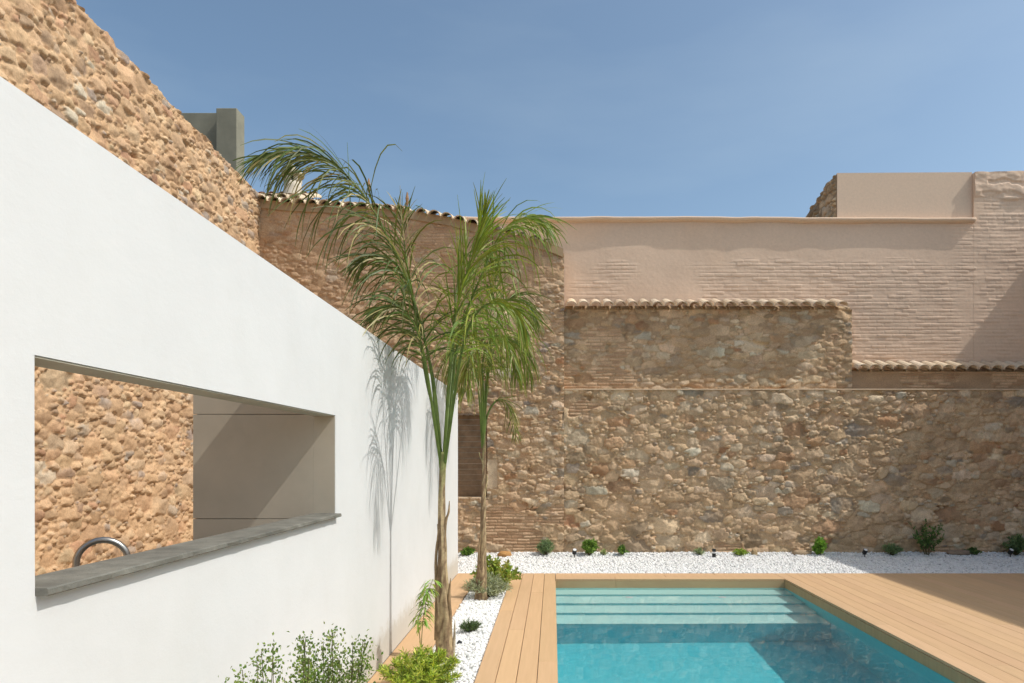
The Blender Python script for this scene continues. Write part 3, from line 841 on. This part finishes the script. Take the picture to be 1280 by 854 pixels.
# concrete
cs_ = empty('concrete_stack', (-7.2, 15.2, 0))
tag(cs_, 'grey concrete pillar and slab standing above the ochre stone wall', 'tower')
px1 = P(296, 0, 15).x; px0 = P(270, 0, 15).x; zt = CZ + (574 - 135) / F * 15
mb = MB(); mb.box(px0, px1, 15.0, 15.38, 0, zt, .012); mb.build('pillar', M['concrete'], cs_)
mb = MB(); mb.box(-11, px0 - .003, 15.27, 15.36, 0, CZ + (574 - 141) / F * 15.27, .01); mb.build('slab', M['concrete'], cs_)

# ------------------------------------------------------------------ right boundary building (outside the frame, casts the big shadow)
rb_ = empty('right_boundary_wall', (9.0, 4, 0))
tag(rb_, 'high rendered boundary wall on the sunny side of the deck', 'wall')
RX = 9.05; RH = (RX - 4.45) * 1.31
mb = MB(); mb.box(RX, RX + .35, -4, 13.5, -.07, RH, .01, (.74, .56, .42)); mb.build('wall', M['render'], rb_)

# ------------------------------------------------------------------ gravel
def ico():
    t = (1 + 5 ** .5) / 2
    V = np.array([(-1, t, 0), (1, t, 0), (-1, -t, 0), (1, -t, 0), (0, -1, t), (0, 1, t), (0, -1, -t), (0, 1, -t), (t, 0, -1), (t, 0, 1), (-t, 0, -1), (-t, 0, 1)], float)
    V /= np.linalg.norm(V[0])
    Fc = np.array([(0, 11, 5), (0, 5, 1), (0, 1, 7), (0, 7, 10), (0, 10, 11), (1, 5, 9), (5, 11, 4), (11, 10, 2), (10, 7, 6), (7, 1, 8), (3, 9, 4), (3, 4, 2), (3, 2, 6), (3, 6, 8), (3, 8, 9), (4, 9, 5), (2, 4, 11), (6, 2, 10), (8, 6, 7), (9, 8, 1)])
    return V, Fc
IV, IF = ico()
def pebbles(rng, x, y, z, r):
    n = len(x)
    S = r[:, None] * rng.uniform(.6, 1.35, (n, 3)); S[:, 2] *= .75
    Vv = IV[None] * S[:, None, :] * rng.uniform(.78, 1.2, (n, 12, 1))
    a = rng.uniform(0, 6.28, n); b_ = rng.uniform(-.6, .6, n)
    ca, sa = np.cos(a)[:, None], np.sin(a)[:, None]; cb, sb = np.cos(b_)[:, None], np.sin(b_)[:, None]
    X, Y, Z = Vv[..., 0], Vv[..., 1], Vv[..., 2]
    Y, Z = Y * cb - Z * sb, Y * sb + Z * cb
    X, Y = X * ca - Y * sa, X * sa + Y * ca
    Vv = np.stack([X + x[:, None], Y + y[:, None], Z + z[:, None]], -1)
    Fc = IF[None] + (np.arange(n) * 12)[:, None, None]
    k = rng.choice([.85, .80, .74, .62, .42], n, p=[.40, .27, .19, .10, .04])
    C = k[:, None] * np.array([1, .99, .965]) * rng.uniform(.985, 1.015, (n, 3))
    return Vv.reshape(-1, 3), Fc.reshape(-1, 3), np.repeat(C, 12, 0)
rng = np.random.RandomState(9)
def gz(x, y): return -.018 + .008 * fbm(x, y, 3, 44, 2) + .035 * sstep(11.15, 11.55, y)
parts = []
def scatter(x0, x1, y0, y1, r, den, lift=0):
    n = int((x1 - x0) * (y1 - y0) * den)
    x = rng.uniform(x0, x1, n); y = rng.uniform(y0, y1, n); rr = r * rng.uniform(.6, 1.35, n)
    return pebbles(rng, x, y, gz(x, y) + rng.uniform(-.3, .5, n) * r + lift, rr)
parts.append(scatter(-1.015, -.58, 1.2, 4.0, .0135, 4200)); parts.append(scatter(-1.015, -.58, 4.0, 9.59, .0150, 4000))
parts.append(scatter(-1.5, 8.9, 9.585, 10.3, .0155, 2700)); parts.append(scatter(-1.9, 8.9, 10.3, 11.56, .0165, 2000)); parts.append(scatter(-4.8, -1.7, 9.6, 11.5, .03, 400))
Vs = []; Fs = []; Cs = []; b0 = 0
for (v_, f_, c_) in parts:
    Vs.append(v_); Fs.append(f_ + b0); Cs.append(c_); b0 += len(v_)
go = mesh_obj('gravel', np.concatenate(Vs), np.concatenate(Fs).astype(np.int32), M['gravel'], None, np.concatenate(Cs)); tag(go, kind='stuff', cat='gravel', label='white marble pebbles filling the planting beds')
def sheet(x0, x1, y0, y1, dx):
    us = np.linspace(x0, x1, int((x1 - x0) / dx) + 2); vs = np.linspace(y0, y1, int((y1 - y0) / dx) + 2)
    U, V = np.meshgrid(us, vs); I = np.arange(U.size).reshape(U.shape)
    return np.stack([U, V, gz(U, V) - .006], -1).reshape(-1, 3), np.stack([I[:-1, :-1], I[:-1, 1:], I[1:, 1:], I[1:, :-1]], -1).reshape(-1, 4)
a, fa_ = sheet(-1.028, -.568, -.9, 9.572, .06); b_, fb_ = sheet(-4.9, 8.95, 9.574, 11.62, .06)
gb = mesh_obj('gravel_base', np.concatenate([a, b_]), np.concatenate([fa_, fb_ + len(a)]).astype(np.int32), M['gravel'], None, np.full((len(a) + len(b_), 3), .78), smooth=True); tag(gb, kind='structure')

# ------------------------------------------------------------------ palms
def catmull(pts, n):
    pts = [Vector(p) for p in pts]; q = [pts[0] * 2 - pts[1]] + pts + [pts[-1] * 2 - pts[-2]]
    out = []
    m_ = len(pts) - 1
    for i in range(n):
        t = i / (n - 1) * m_; k = min(int(t), m_ - 1); f = t - k
        a, b_, c, d = q[k:k + 4]
        out.append(.5 * ((2 * b_) + (c - a) * f + (2 * a - 5 * b_ + 4 * c - d) * f * f + (3 * b_ - a - 3 * c + d) * f ** 3))
    return out

def frond(parent, ctrl, Lmax, cnt, seed, start=.25, droop=.9, colr=(.085, .15, .03), wid=.013, rb=.011, spread=1.0, dry=.05, bias=None, ang=(55, 22)):
    rr = random.Random(seed)
    mb = MB(); pts = catmull(ctrl, 40)
    n = len(pts)
    stem = (.17, .24, .06)
    mb.tube(pts, [rb * (1 - i / (n - 1)) ** .8 + .0022 for i in range(n)], 6, stem)
    cnt = int(cnt * 1.12)
    for i in range(cnt):
        t = start + (1 - start) * (i + rr.uniform(-.4, .4)) / cnt; t = min(max(t, start), .995)
        s = t * (n - 1); k = min(int(s), n - 2); p = pts[k].lerp(pts[k + 1], s - k)
        T = (pts[k + 1] - pts[k]).normalized()
        A = T.cross(Vector((0, 0, 1)))
        if A.length < .15: A = Vector((0, 1, 0)).cross(T)
        A.normalize(); B = A.cross(T).normalized()
        tt = (t - start) / (1 - start)
        Ls = 1.25 * Lmax * (math.sin(math.pi * (.16 + .78 * tt ** .85)) ** .8) * rr.uniform(.72, 1.1)
        for sg in (-1, 1):
            ph = rr.gauss(0, .55) * spread
            al = R(ang[0] + (ang[1] - ang[0]) * tt + rr.uniform(-9, 9))
            d = T * math.cos(al) + (A * sg * math.cos(ph) + B * math.sin(ph)) * math.sin(al)
            if bias is not None: d = (d + bias * rr.uniform(.0, .8))
            d.normalize()
            L_ = min(Ls * rr.uniform(.8, 1.1), .78); ns = 6; st_ = L_ / ns
            q = p.copy(); dr = 1.6 * droop * rr.uniform(.35, 1.7)
            isd = rr.random() < dry
            g_ = rr.uniform(.75, 1.35)
            g_ *= 1.25; base = (.46, .40, .20) if isd else (colr[0] * g_ * rr.uniform(1.15, 1.75), colr[1] * g_, colr[2] * g_ * 1.1)
            V = []; W = (d.cross(Vector((rr.uniform(-1, 1), rr.uniform(-1, 1), rr.uniform(-.3, .3))))).normalized()
            for j in range(ns + 1):
                f = j / ns; w_ = 0.56 * wid * rr.uniform(.8, 1.15) * (math.sin(math.pi * (.10 + .84 * f)) ** .7) * (1 - .35 * f)
                W = (W - d * W.dot(d)); W.normalize()
                V += [q + W * w_, q - W * w_]
                d = (d + Vector((0, 0, -1)) * dr * st_ * (1.6 + 2.6 * f) + Vector((rr.uniform(-.04, .04),) * 3)).normalized()
                q = q + d * st_
            Fs = [(2 * j, 2 * j + 1, 2 * j + 3, 2 * j + 2) for j in range(ns)]
            mb.add(V, Fs, base)
    return mb.build('frond', M['leaf'], parent, smooth=False)

def trunk(parent, pxs, Y, seed, name='trunk'):
    rr = random.Random(seed)
    ctr = [P(a, b_, Y) for (a, b_, r_) in pxs]; rad = [r_ for (_, _, r_) in pxs]
    pts = catmull(ctr, 60); rd = .92 * np.interp(np.linspace(0, len(rad) - 1, 60), range(len(rad)), rad)
    n = 26; mb = MB()
    ph = [rr.uniform(0, 6.28) for _ in range(6)]
    def rf(i, an):
        s = i / 60
        return 1 + .10 * math.sin(3 * an + ph[0] + 5 * s) + .07 * math.sin(7 * an + ph[1] - 9 * s) + .05 * math.sin(11 * an + ph[2] + 3 * s) + .04 * math.sin(40 * s + 2 * an)
    mb.tube(pts, rd, n, None, True, rf)
    V = np.array([tuple(v) for v in mb.v]); 
    f = fbm(V[:, 0] * 5 + V[:, 1] * 3, V[:, 2] * .35, 9, seed, 4) + .55 * np.sin(V[:, 2] * 42 + 2.5 * np.sin(V[:, 0] * 60)) ** 9; hgt = (V[:, 2] - V[:, 2].min()) / (V[:, 2].max() - V[:, 2].min())
    dark = np.array([.20, .13, .075]); lite = np.array([.50, .38, .22]); green = np.array([.26, .27, .10])
    k = sstep(-.35, .4, f)[:, None]; C = dark * (1 - k) + lite * k
    gk = sstep(.78, 1.0, hgt + .1 * f)[:, None]; C = C * (1 - gk) + green * gk
    return mesh_obj(name, V, mb.f, M['bark'], parent, C, smooth=True)

def boot(parent, pxs, Y, w0, seed, yo=-.02, colr=(.40, .28, .16)):
    """old leaf base: a curved pointed strip standing off the trunk"""
    rr = random.Random(seed)
    yo *= .6; w0 *= .62; pts = catmull([P(a, b_, Y) + Vector((0, yo, 0)) for (a, b_) in pxs], 14); V = []; n = len(pts)
    for i, p in enumerate(pts):
        f = i / (n - 1); w_ = w0 * (1 - f ** 2.2) + .003
        for k, (dx, dy) in enumerate(((-1, .35), (-.4, -.15), (.4, -.15), (1, .35), (.4, .15), (-.4, .15))):
            V.append(p + Vector((dx * w_ * rr.uniform(.9, 1.1), dy * w_, 0)))
    Fs = [(i * 6 + k, i * 6 + (k + 1) % 6, (i + 1) * 6 + (k + 1) % 6, (i + 1) * 6 + k) for i in range(n - 1) for k in range(6)]
    Fs += [tuple(range(6))[::-1], tuple((n - 1) * 6 + k for k in range(6))]
    Vn = np.array([tuple(v) for v in V]); k = sstep(-.4, .4, fbm(Vn[:, 0] * 3, Vn[:, 2], 11, seed, 3))[:, None]
    C = np.array(colr) * .6 * (1 - k) + np.array(colr) * 1.15 * k
    return mesh_obj('leaf_base', Vn, Fs, M['bark'], parent, C, smooth=True)

Y1 = 5.50
pa = empty('palm_tree', tuple(P(557, 824, Y1)))
tag(pa, 'nearer taller slender palm whose long frond arches left over the white wall', 'palm tree', 'young palms in the gravel bed')
trunk(pa, [(557, 836, .078), (557, 822, .076), (556, 800, .071), (555, 760, .058), (553, 720, .046), (553, 690, .036), (552, 655, .032), (552, 620, .029), (553, 590, .027), (554, 565, .022)], Y1, 3)
boot(pa, [(545, 800), (546, 750), (545, 700), (548, 668), (547, 655)], Y1, .018, 1)
boot(pa, [(560, 815), (563, 780), (562, 745), (564, 722)], Y1, .026, 2, -.05)
boot(pa, [(556, 690), (557, 655), (561, 640), (562, 626)], Y1, .015, 3)
boot(pa, [(551, 818), (552, 780), (549, 750), (551, 730)], Y1, .028, 4, -.05, (.46, .36, .22))
boot(pa, [(555, 740), (555, 705), (554, 680), (556, 662)], Y1, .020, 5, -.04, (.5, .4, .25))
boot(pa, [(566, 826), (568, 800), (569, 775)], Y1, .018, 6, -.03, (.5, .42, .3))
def fp(lst, Y):
    return [P(a, b_, Y + dy) for (a, b_, dy) in lst]
def fr(par, lst, Y, L_, cnt, seed, **k): return frond(par, fp(lst, Y), L_, cnt, seed, **k)
# long frond arching left
fr(pa, [(551, 585, 0), (546, 530, 0), (534, 480, .0), (524, 420, -.02), (510, 350, -.05), (486, 300, -.1), (462, 255, -.15), (435, 222, -.2), (405, 197, -.25), (365, 190, -.3), (322, 197, -.35)], Y1, .68, 98, 1, start=.27, droop=.7, colr=(.065, .12, .035), bias=Vector((-.35, 0, -.12)))
# second stem, right, lush
fr(pa, [(555, 590, 0), (561, 540, .02), (566, 480, .05), (572, 430, .1), (585, 385, .12), (604, 340, .15), (622, 298, .2), (642, 278, .3), (662, 272, .4), (682, 285, .5)], Y1, .56, 84, 2, start=.32, droop=1.1, colr=(.105, .20, .028))
# upright young leaf
fr(pa, [(554, 585, 0), (558, 520, -.02), (563, 450, -.05), (570, 390, -.08), (584, 340, -.1), (598, 300, -.12), (606, 268, -.14)], Y1, .50, 60, 3, start=.36, droop=.35, colr=(.12, .22, .03), ang=(32, 12))
# thin ragged leaf in the middle
fr(pa, [(552, 585, 0), (548, 530, .05), (541, 470, .1), (527, 410, .15), (512, 350, .18), (505, 300, .2), (502, 262, .2)], Y1, .48, 34, 4, start=.38, droop=.6, colr=(.07, .13, .03), dry=.2, ang=(45, 20))
# leaf bending right low
fr(pa, [(556, 580, 0), (566, 510, -.15), (575, 450, -.3), (588, 405, -.45), (610, 380, -.55), (640, 385, -.6), (655, 410, -.62)], Y1, .42, 44, 5, start=.35, droop=1.2, colr=(.11, .21, .03))
# leaf toward the wall, left low
fr(pa, [(551, 580, 0), (542, 520, -.1), (532, 455, -.2), (520, 410, -.28), (500, 385, -.35), (478, 385, -.4)], Y1, .45, 36, 6, start=.4, droop=1.0, colr=(.06, .115, .03), dry=.12)
fr(pa, [(553, 580, 0), (545, 520, .05), (538, 460, .05), (522, 390, .02), (498, 335, -.02), (470, 318, -.05), (448, 330, -.08)], Y1, .46, 38, 27, start=.42, droop=.9, colr=(.065, .12, .032), dry=.1)
# backward leaf
fr(pa, [(555, 575, 0), (562, 500, .25), (567, 430, .5), (570, 370, .7), (580, 325, .85), (600, 310, .95), (615, 325, 1.0)], Y1, .45, 40, 7, start=.35, droop=1.0, colr=(.09, .17, .03))
# dead spears and the ragged tips
for s_, (a, b_, c) in enumerate((((505, 300), (501, 262), (500, 232)), ((470, 300), (462, 262), (461, 228)), ((438, 260), (436, 215), (434, 178)), ((528, 360), (511, 300), (509, 245)))):
    mb = MB(); pts = [P(*a, Y1 - .05 + .02 * s_), P(*b_, Y1 - .05), P(*c, Y1 - .05)]; mb.tube(catmull(pts, 10), [.005 - .0004 * i for i in range(10)], 5, (.5, .42, .22) if s_ != 2 else (.2, .3, .12))
    if s_ == 3 or s_ == 1: mb.tube([pts[-1] + Vector((0, 0, -.08)), pts[-1] + Vector((0, 0, -.02)), pts[-1] + Vector((0, 0, .03))], [.006, .014, .004], 6, (.45, .27, .15))
    mb.build('dry_spear', M['leaf'], pa)

Y2 = 7.84
pb_ = empty('palm_tree', tuple(P(602, 750, Y2)))
tag(pb_, 'farther shorter slender palm with a drooping bushy crown in front of the shuttered niche', 'palm tree', 'young palms in the gravel bed')
trunk(pb_, [(602, 758, .085), (602, 748, .083), (602, 735, .070), (602, 715, .050), (604, 690, .040), (604, 655, .034), (604, 625, .030), (605, 595, .024), (605, 560, .020), (604, 535, .017)], Y2, 8)
boot(pb_, [(598, 740), (599, 700), (601, 670), (603, 650)], Y2, .028, 7, -.05)
boot(pb_, [(607, 744), (607, 715), (606, 690), (606, 668)], Y2, .026, 8, -.05, (.5, .38, .22))
boot(pb_, [(605, 650), (606, 620), (609, 600), (608, 592)], Y2, .014, 9, -.02, (.52, .4, .22))
boot(pb_, [(604, 600), (604, 580), (600, 570), (599, 565)], Y2, .012, 10, -.02, (.5, .42, .22))
G2 = (.085, .155, .03)
fr(pb_, [(604, 560, 0), (607, 510, 0), (612, 460, 0), (622, 430, .05), (640, 422, .1), (656, 440, .15), (664, 475, .2)], Y2, 0.61, 47, 11, start=.30, droop=1.27, colr=G2)
fr(pb_, [(604, 560, 0), (603, 510, -.1), (603, 460, -.2), (610, 428, -.3), (626, 420, -.45), (640, 440, -.6), (646, 475, -.7)], Y2, 0.55, 44, 12, start=.3, droop=1.27, colr=(.10, .18, .03))
fr(pb_, [(603, 560, 0), (600, 510, .0), (596, 470, .0), (588, 440, 0), (578, 432, -.1), (568, 450, -.2), (562, 485, -.25)], Y2, 0.55, 39, 13, start=.3, droop=1.27, colr=(.10, .18, .03), dry=.12)
fr(pb_, [(604, 560, 0), (606, 500, .1), (612, 440, .2), (622, 395, .3), (640, 372, .4), (660, 380, .5), (672, 405, .6)], Y2, 0.51, 44, 14, start=.35, droop=1.10, colr=(.075, .14, .03))
fr(pb_, [(604, 560, 0), (602, 500, .15), (600, 450, .35), (598, 420, .5), (590, 405, .7), (580, 420, .85)], Y2, 0.51, 37, 15, start=.3, droop=1.19, colr=G2)
fr(pb_, [(604, 560, 0), (605, 500, -.1), (600, 455, -.3), (592, 440, -.55), (585, 455, -.7), (582, 490, -.75)], Y2, 0.51, 37, 16, start=.3, droop=1.27, colr=(.12, .19, .04), dry=.15)
fr(pb_, [(604, 560, 0), (609, 520, .1), (622, 500, .15), (634, 505, .2), (642, 525, .25), (645, 548, .25)], Y2, 0.28, 25, 17, start=.35, droop=1.10, colr=(.10, .16, .04), dry=.25)
fr(pb_, [(604, 560, 0), (607, 500, 0), (611, 450, 0), (612, 410, 0), (617, 370, 0), (622, 335, 0)], Y2, 0.46, 29, 18, start=.4, droop=.5, colr=(.10, .19, .03), ang=(30, 12))

# ------------------------------------------------------------------ shrubs
def shrub(name, label, cat, base, h, w_, nst, nl, ls, lw, cols, seed, group=None, shape='round', lean=.5, stemc=(.14, .12, .06), up=.3, rs=.003, airy=0.):
    rr = random.Random(seed); o = empty(name, base); tag(o, label, cat, group)
    bx = Vector(base); mb = MB(); ms = MB()
    for s in range(nst):
        a = rr.uniform(0, 6.283); q = rr.random() ** .6
        if shape == 'round': tip = Vector((math.cos(a) * w_ * q, math.sin(a) * w_ * q, h * (1 - .55 * q * q) * rr.uniform(.75, 1.05)))
        elif shape == 'tuft': tip = Vector((math.cos(a) * w_ * q, math.sin(a) * w_ * q, h * math.sqrt(max(.05, 1 - q * q * .8)) * rr.uniform(.8, 1.05)))
        else: tip = Vector((math.cos(a) * w_ * q, math.sin(a) * w_ * q, h * rr.uniform(.45, 1.05)))
        mid = Vector((tip.x * lean, tip.y * lean, tip.z * .55)) + Vector((rr.uniform(-1, 1), rr.uniform(-1, 1), 0)) * w_ * .12
        st = Vector((math.cos(a) * w_ * .08, math.sin(a) * w_ * .08, -.01))
        pts = catmull([bx + st, bx + mid, bx + tip], 9)
        ms.tube(pts, [rs * (1 - .07 * i) for i in range(9)], 4, stemc)
        for l in range(nl):
            t = rr.uniform(.18 + airy * .3, 1) ** .8 * 8; k = min(int(t), 7); p = pts[k].lerp(pts[k + 1], t - k)
            T = (pts[k + 1] - pts[k]).normalized()
            if airy: p = p + Vector((rr.gauss(0, 1), rr.gauss(0, 1), rr.gauss(0, .8))) * airy * w_ * .22
            d = Vector((rr.gauss(0, 1), rr.gauss(0, 1), rr.gauss(0, 1))).normalized(); d = (d + T * .5 + Vector((0, 0, up))).normalized()
            L_ = ls * rr.uniform(.6, 1.25); W = d.cross(Vector((rr.gauss(0, 1), rr.gauss(0, 1), rr.gauss(0, .6)))).normalized() * lw * rr.uniform(.7, 1.2)
            g_ = 1.4 * rr.uniform(.7, 1.35); c = [x * g_ for x in rr.choice(cols)]
            nd = d.cross(W).normalized() * L_ * .12
            mb.add([p, p + d * L_ * .5 + W - nd, p + d * L_, p + d * L_ * .5 - W - nd, p + d * L_ * .5], [(0, 1, 4), (1, 2, 4), (0, 4, 3), (4, 2, 3)], c)
    ms.build('stems', M['leaf'], o); mb.build('foliage', M['leaf'], o)
    return o
GG = [(.11, .17, .03), (.08, .14, .03), (.15, .21, .05)]
GB = [(.10, .17, .03), (.13, .21, .04), (.07, .13, .03)]
GREY = [(.20, .24, .16), (.16, .21, .13), (.26, .29, .20)]
SAGE = [(.10, .16, .08), (.13, .19, .10), (.16, .22, .12)]
YEL = [(.27, .32, .05), (.20, .28, .04), (.33, .36, .07), (.14, .22, .04)]
DK = [(.05, .10, .03), (.07, .12, .04)]
shrub('shrub', 'airy small leaved green shrub against the white wall, rightmost of the two at the bottom', 'shrub', (-.80, 2.45, -.015), .95, .17, 50, 330, .014, .0046, GG + [(.2, .24, .08)], 31, 'airy shrubs at the foot of the white wall', 'up', .6, airy=.55)
shrub('shrub', 'sparse twiggy small leaved shrub against the white wall, leftmost of the two at the bottom', 'shrub', (-.94, 2.32, -.015), .93, .17, 36, 220, .014, .0045, GG + [(.2, .24, .08)], 33, 'airy shrubs at the foot of the white wall', 'up', .6, airy=.55)
shrub('yellow_green_bush', 'bright yellow green feathery bush at the foot of the nearer palm', 'bush', tuple(P(528, 868, 4.75).xy) + (-.01,), .29, .30, 80, 70, .05, .0034, [(.36, .40, .07), (.27, .36, .06), (.42, .44, .10), (.19, .28, .05)], 35, None, 'round', .6)
shrub('rosemary_tuft', 'dark green needle leaved tuft alone in the gravel strip between the two palms', 'plant', tuple(P(588, 0, 6.35).xy) + (-.01,), .11, .11, 44, 22, .03, .0022, DK + [(.09, .15, .05)], 37, None, 'tuft')
shrub('lavender_bush', 'pale grey green lavender cushion around the farther palm trunk', 'plant', (-.78, 7.95, -.01), .26, .29, 150, 24, .055, .003, [(.30, .33, .23), (.25, .29, .20), (.36, .38, .28)], 39, None, 'tuft', .45)
shrub('leafy_bush', 'broad leaved green bush behind the farther palm trunk', 'bush', (-.72, 8.5, -.01), .40, .32, 46, 20, .07, .018, [(.20, .27, .05), (.28, .34, .08), (.13, .20, .04), (.30, .28, .08)], 41, None, 'round', .6)
def bp(x, h_, w0_, seed, cols, label, ls=.035, lw=.007, nst=30, nl=26, y=11.35, name='plant', cat='plant', shape='round', **k):
    h = h_ * .88; w_ = w0_ * .85; cols = [tuple(v * 1.25 for v in c) for c in cols]
    shrub(name, label, cat, ((x - 691) / F * y, y, .005), h, w_, nst, nl, ls, lw, cols, seed, 'plants along the foot of the stone wall', shape, **k)
bp(584, .13, .17, 51, GB, 'low green ground plant at the wall foot beside the end of the white wall', .04, .012)
bp(682, .30, .19, 52, SAGE, 'bushy grey green lavender tuft between the orange stone and the first garden light', .045, .004, 70, 24, shape='tuft')
bp(737, .33, .17, 53, GB + [(.16, .24, .05)], 'fresh green upright bush just right of the first garden light', .045, .012, 40, 30)
bp(755, .10, .10, 58, [(.22, .26, .12)], 'tiny pale green sprout between two green bushes at the wall foot', .03, .006, 14, 14)
bp(777, .18, .13, 54, DK + GB, 'small dark green plant right of the fresh green upright bush', .04, .012, 26, 24)
bp(874, .13, .12, 55, GREY, 'small pale grey green cushion left of the black and white bollard light', .03, .004, 40, 20, shape='tuft')
bp(924, .11, .18, 56, [(.2, .27, .05), (.15, .22, .04)], 'low yellow green plant right of the black and white bollard light', .035, .009, 34, 22)
bp(1025, .32, .14, 57, [(.10, .2, .03), (.14, .25, .04)], 'bright green upright bush where the shadow edge meets the gravel', .05, .016, 34, 30)
bp(1115, .22, .20, 59, SAGE, 'grey green cushion plant in the shade left of the tall climber', .04, .005, 60, 22, shape='tuft')
bp(1158, .62, .36, 60, DK + [(.09, .15, .04)], 'tall loose dark green climber leaning on the shaded stone wall', .06, .016, 24, 18, shape='up')
bp(1216, .13, .18, 61, DK, 'low dark plant in the shade right of the tall climber', .035, .008, 30, 20)
bp(1270, .36, .24, 62, SAGE + DK, 'dark grey green bush in the shade at the far right wall foot', .05, .006, 70, 26, shape='tuft')
# tall weed with willow-like leaves in front of the white wall
wd = empty('tall_weed', tuple(P(526, 836, 5.15))); tag(wd, 'thin tall weed with drooping willow like leaves beside the nearer palm trunk', 'plant')
rr = random.Random(5); ms = MB(); mb = MB()
for (ctl, top_) in (([(526, 836), (527, 800), (529, 775), (534, 745), (541, 724)], 1), ([(526, 836), (525, 800), (523, 775), (531, 745), (536, 735)], .6)):
    pts = catmull([P(a, b_, 5.15) for a, b_ in ctl], 24); ms.tube(pts, [.004 - .0001 * i for i in range(24)], 5, (.25, .25, .08))
    for i in range(90 if top_ == 1 else 44):
        t = rr.uniform(.42, 1) * 23; k = min(int(t), 22); p = pts[k].lerp(pts[k + 1], t - k)
        a = rr.uniform(0, 6.28); d = Vector((math.cos(a) * .8, math.sin(a) * .8, .1)).normalized(); W = d.cross(Vector((0, 0, 1))).normalized()
        L_ = rr.uniform(.08, .13); V = []; q = p.copy(); c = [x * rr.uniform(.8, 1.3) for x in (.26, .38, .08)]
        for j in range(6):
            w_ = .0065 * math.sin(math.pi * (.12 + .83 * j / 5)); V += [q + W * w_, q - W * w_]
            q = q + d * L_ / 5; d = (d + Vector((0, 0, -.35))).normalized()
        mb.add(V, [(2 * j, 2 * j + 1, 2 * j + 3, 2 * j + 2) for j in range(5)], c)
ms.build('stem', M['leaf'], wd); mb.build('foliage', M['leaf'], wd)

# ------------------------------------------------------------------ garden lights
def post_light(x, label):
    X = (x - 691) / F * 11.2; o = empty('garden_light', (X, 11.2, 0)); tag(o, label, 'garden light', 'garden lights in the gravel')
    mb = MB(); mb.tube([(X, 11.2, -.02), (X, 11.2, .055)], .030, 14); mb.build('base', M['black'], o)
    mb = MB(); mb.tube([(X, 11.2, .055), (X, 11.2, .085)], .026, 14); mb.build('lens', M['lens'], o)
    mb = MB(); mb.tube([(X, 11.2, .085), (X, 11.2, .125), (X, 11.2, .13)], [.031, .031, .025], 14); mb.build('cap', M['black'], o)
    return o
post_light(892.5, 'short black bollard light with a pale ring on the sunlit gravel')
def spot(x, label, tilt=.5):
    X = (x - 691) / F * 11.22; o = empty('garden_spotlight', (X, 11.22, 0)); tag(o, label, 'garden light', 'garden lights in the gravel')
    mb = MB(); mb.tube([(X, 11.22, -.03), (X, 11.22, .05)], .008, 8); mb.build('stake', M['black'], o)
    d = Vector((.1, -tilt, .8)).normalized(); c = Vector((X, 11.22, .075))
    mb = MB(); mb.tube([c - d * .045, c - d * .03, c + d * .045], [.02, .034, .038], 14); hz = mb.build('housing', M['black'], o)
    mb = MB(); mb.tube([c + d * .0455, c + d * .048], .030, 14); mb.build('lens', M['lens'], hz)
spot(718, 'black spotlight beside the fresh green bush on the sunlit gravel')
spot(1081, 'black spotlight in the shaded gravel before the dark stone wall')
spot(1263, 'black spotlight in the shade beside the far right bush')

# ------------------------------------------------------------------ loose stones
def rock(x, Y, sx, sy, sz, col, label, seed, z=.0):
    rg = np.random.RandomState(seed)
    nu, nv = 18, 10; V = []
    for j in range(nv + 1):
        th = math.pi * j / nv
        for i in range(nu):
            a = 2 * math.pi * i / nu; V.append((math.sin(th) * math.cos(a), math.sin(th) * math.sin(a), math.cos(th)))
    V = np.array(V); n_ = 1 + .25 * fbm(V[:, 0] * 2 + V[:, 2], V[:, 1] * 2 - V[:, 2], 1.3, seed, 3)
    V = np.sign(V) * np.abs(V) ** .8 * n_[:, None] * np.array([sx, sy, sz]) + np.array([(x - 691) / F * Y, Y, z])
    Fs = [(j * nu + i, j * nu + (i + 1) % nu, (j + 1) * nu + (i + 1) % nu, (j + 1) * nu + i) for j in range(nv) for i in range(nu)]
    C = np.array(col) * (1 + .25 * fbm(V[:, 0] * 9, V[:, 2] * 9, 3, seed + 1, 3))[:, None]
    o = mesh_obj('stone', V, Fs, M['stone'], None, C, smooth=True); tag(o, label, 'stone', 'loose stones at the wall foot'); return o
rock(631, 11.30, .11, .08, .055, (.50, .27, .10), 'rounded orange stone in the gravel right of the farther palm', 1, .02)
rock(943, 11.38, .045, .05, .07, (.50, .36, .20), 'small upright tan stone right of the low yellow green plant', 2, .03)
rock(1200, 11.38, .22, .07, .045, (.34, .25, .18), 'long flat brown stone in the shade near the far right bush', 3, .04)
rock(1003, 11.42, .16, .08, .05, (.42, .31, .20), 'flat beige stone left of the bright green bush at the shadow edge', 4, .03)
rock(574.5, 5.95, .022, .022, .022, (.05, .055, .06), 'dark grey pebble in the white gravel beside the nearer palm', 5, -.005)
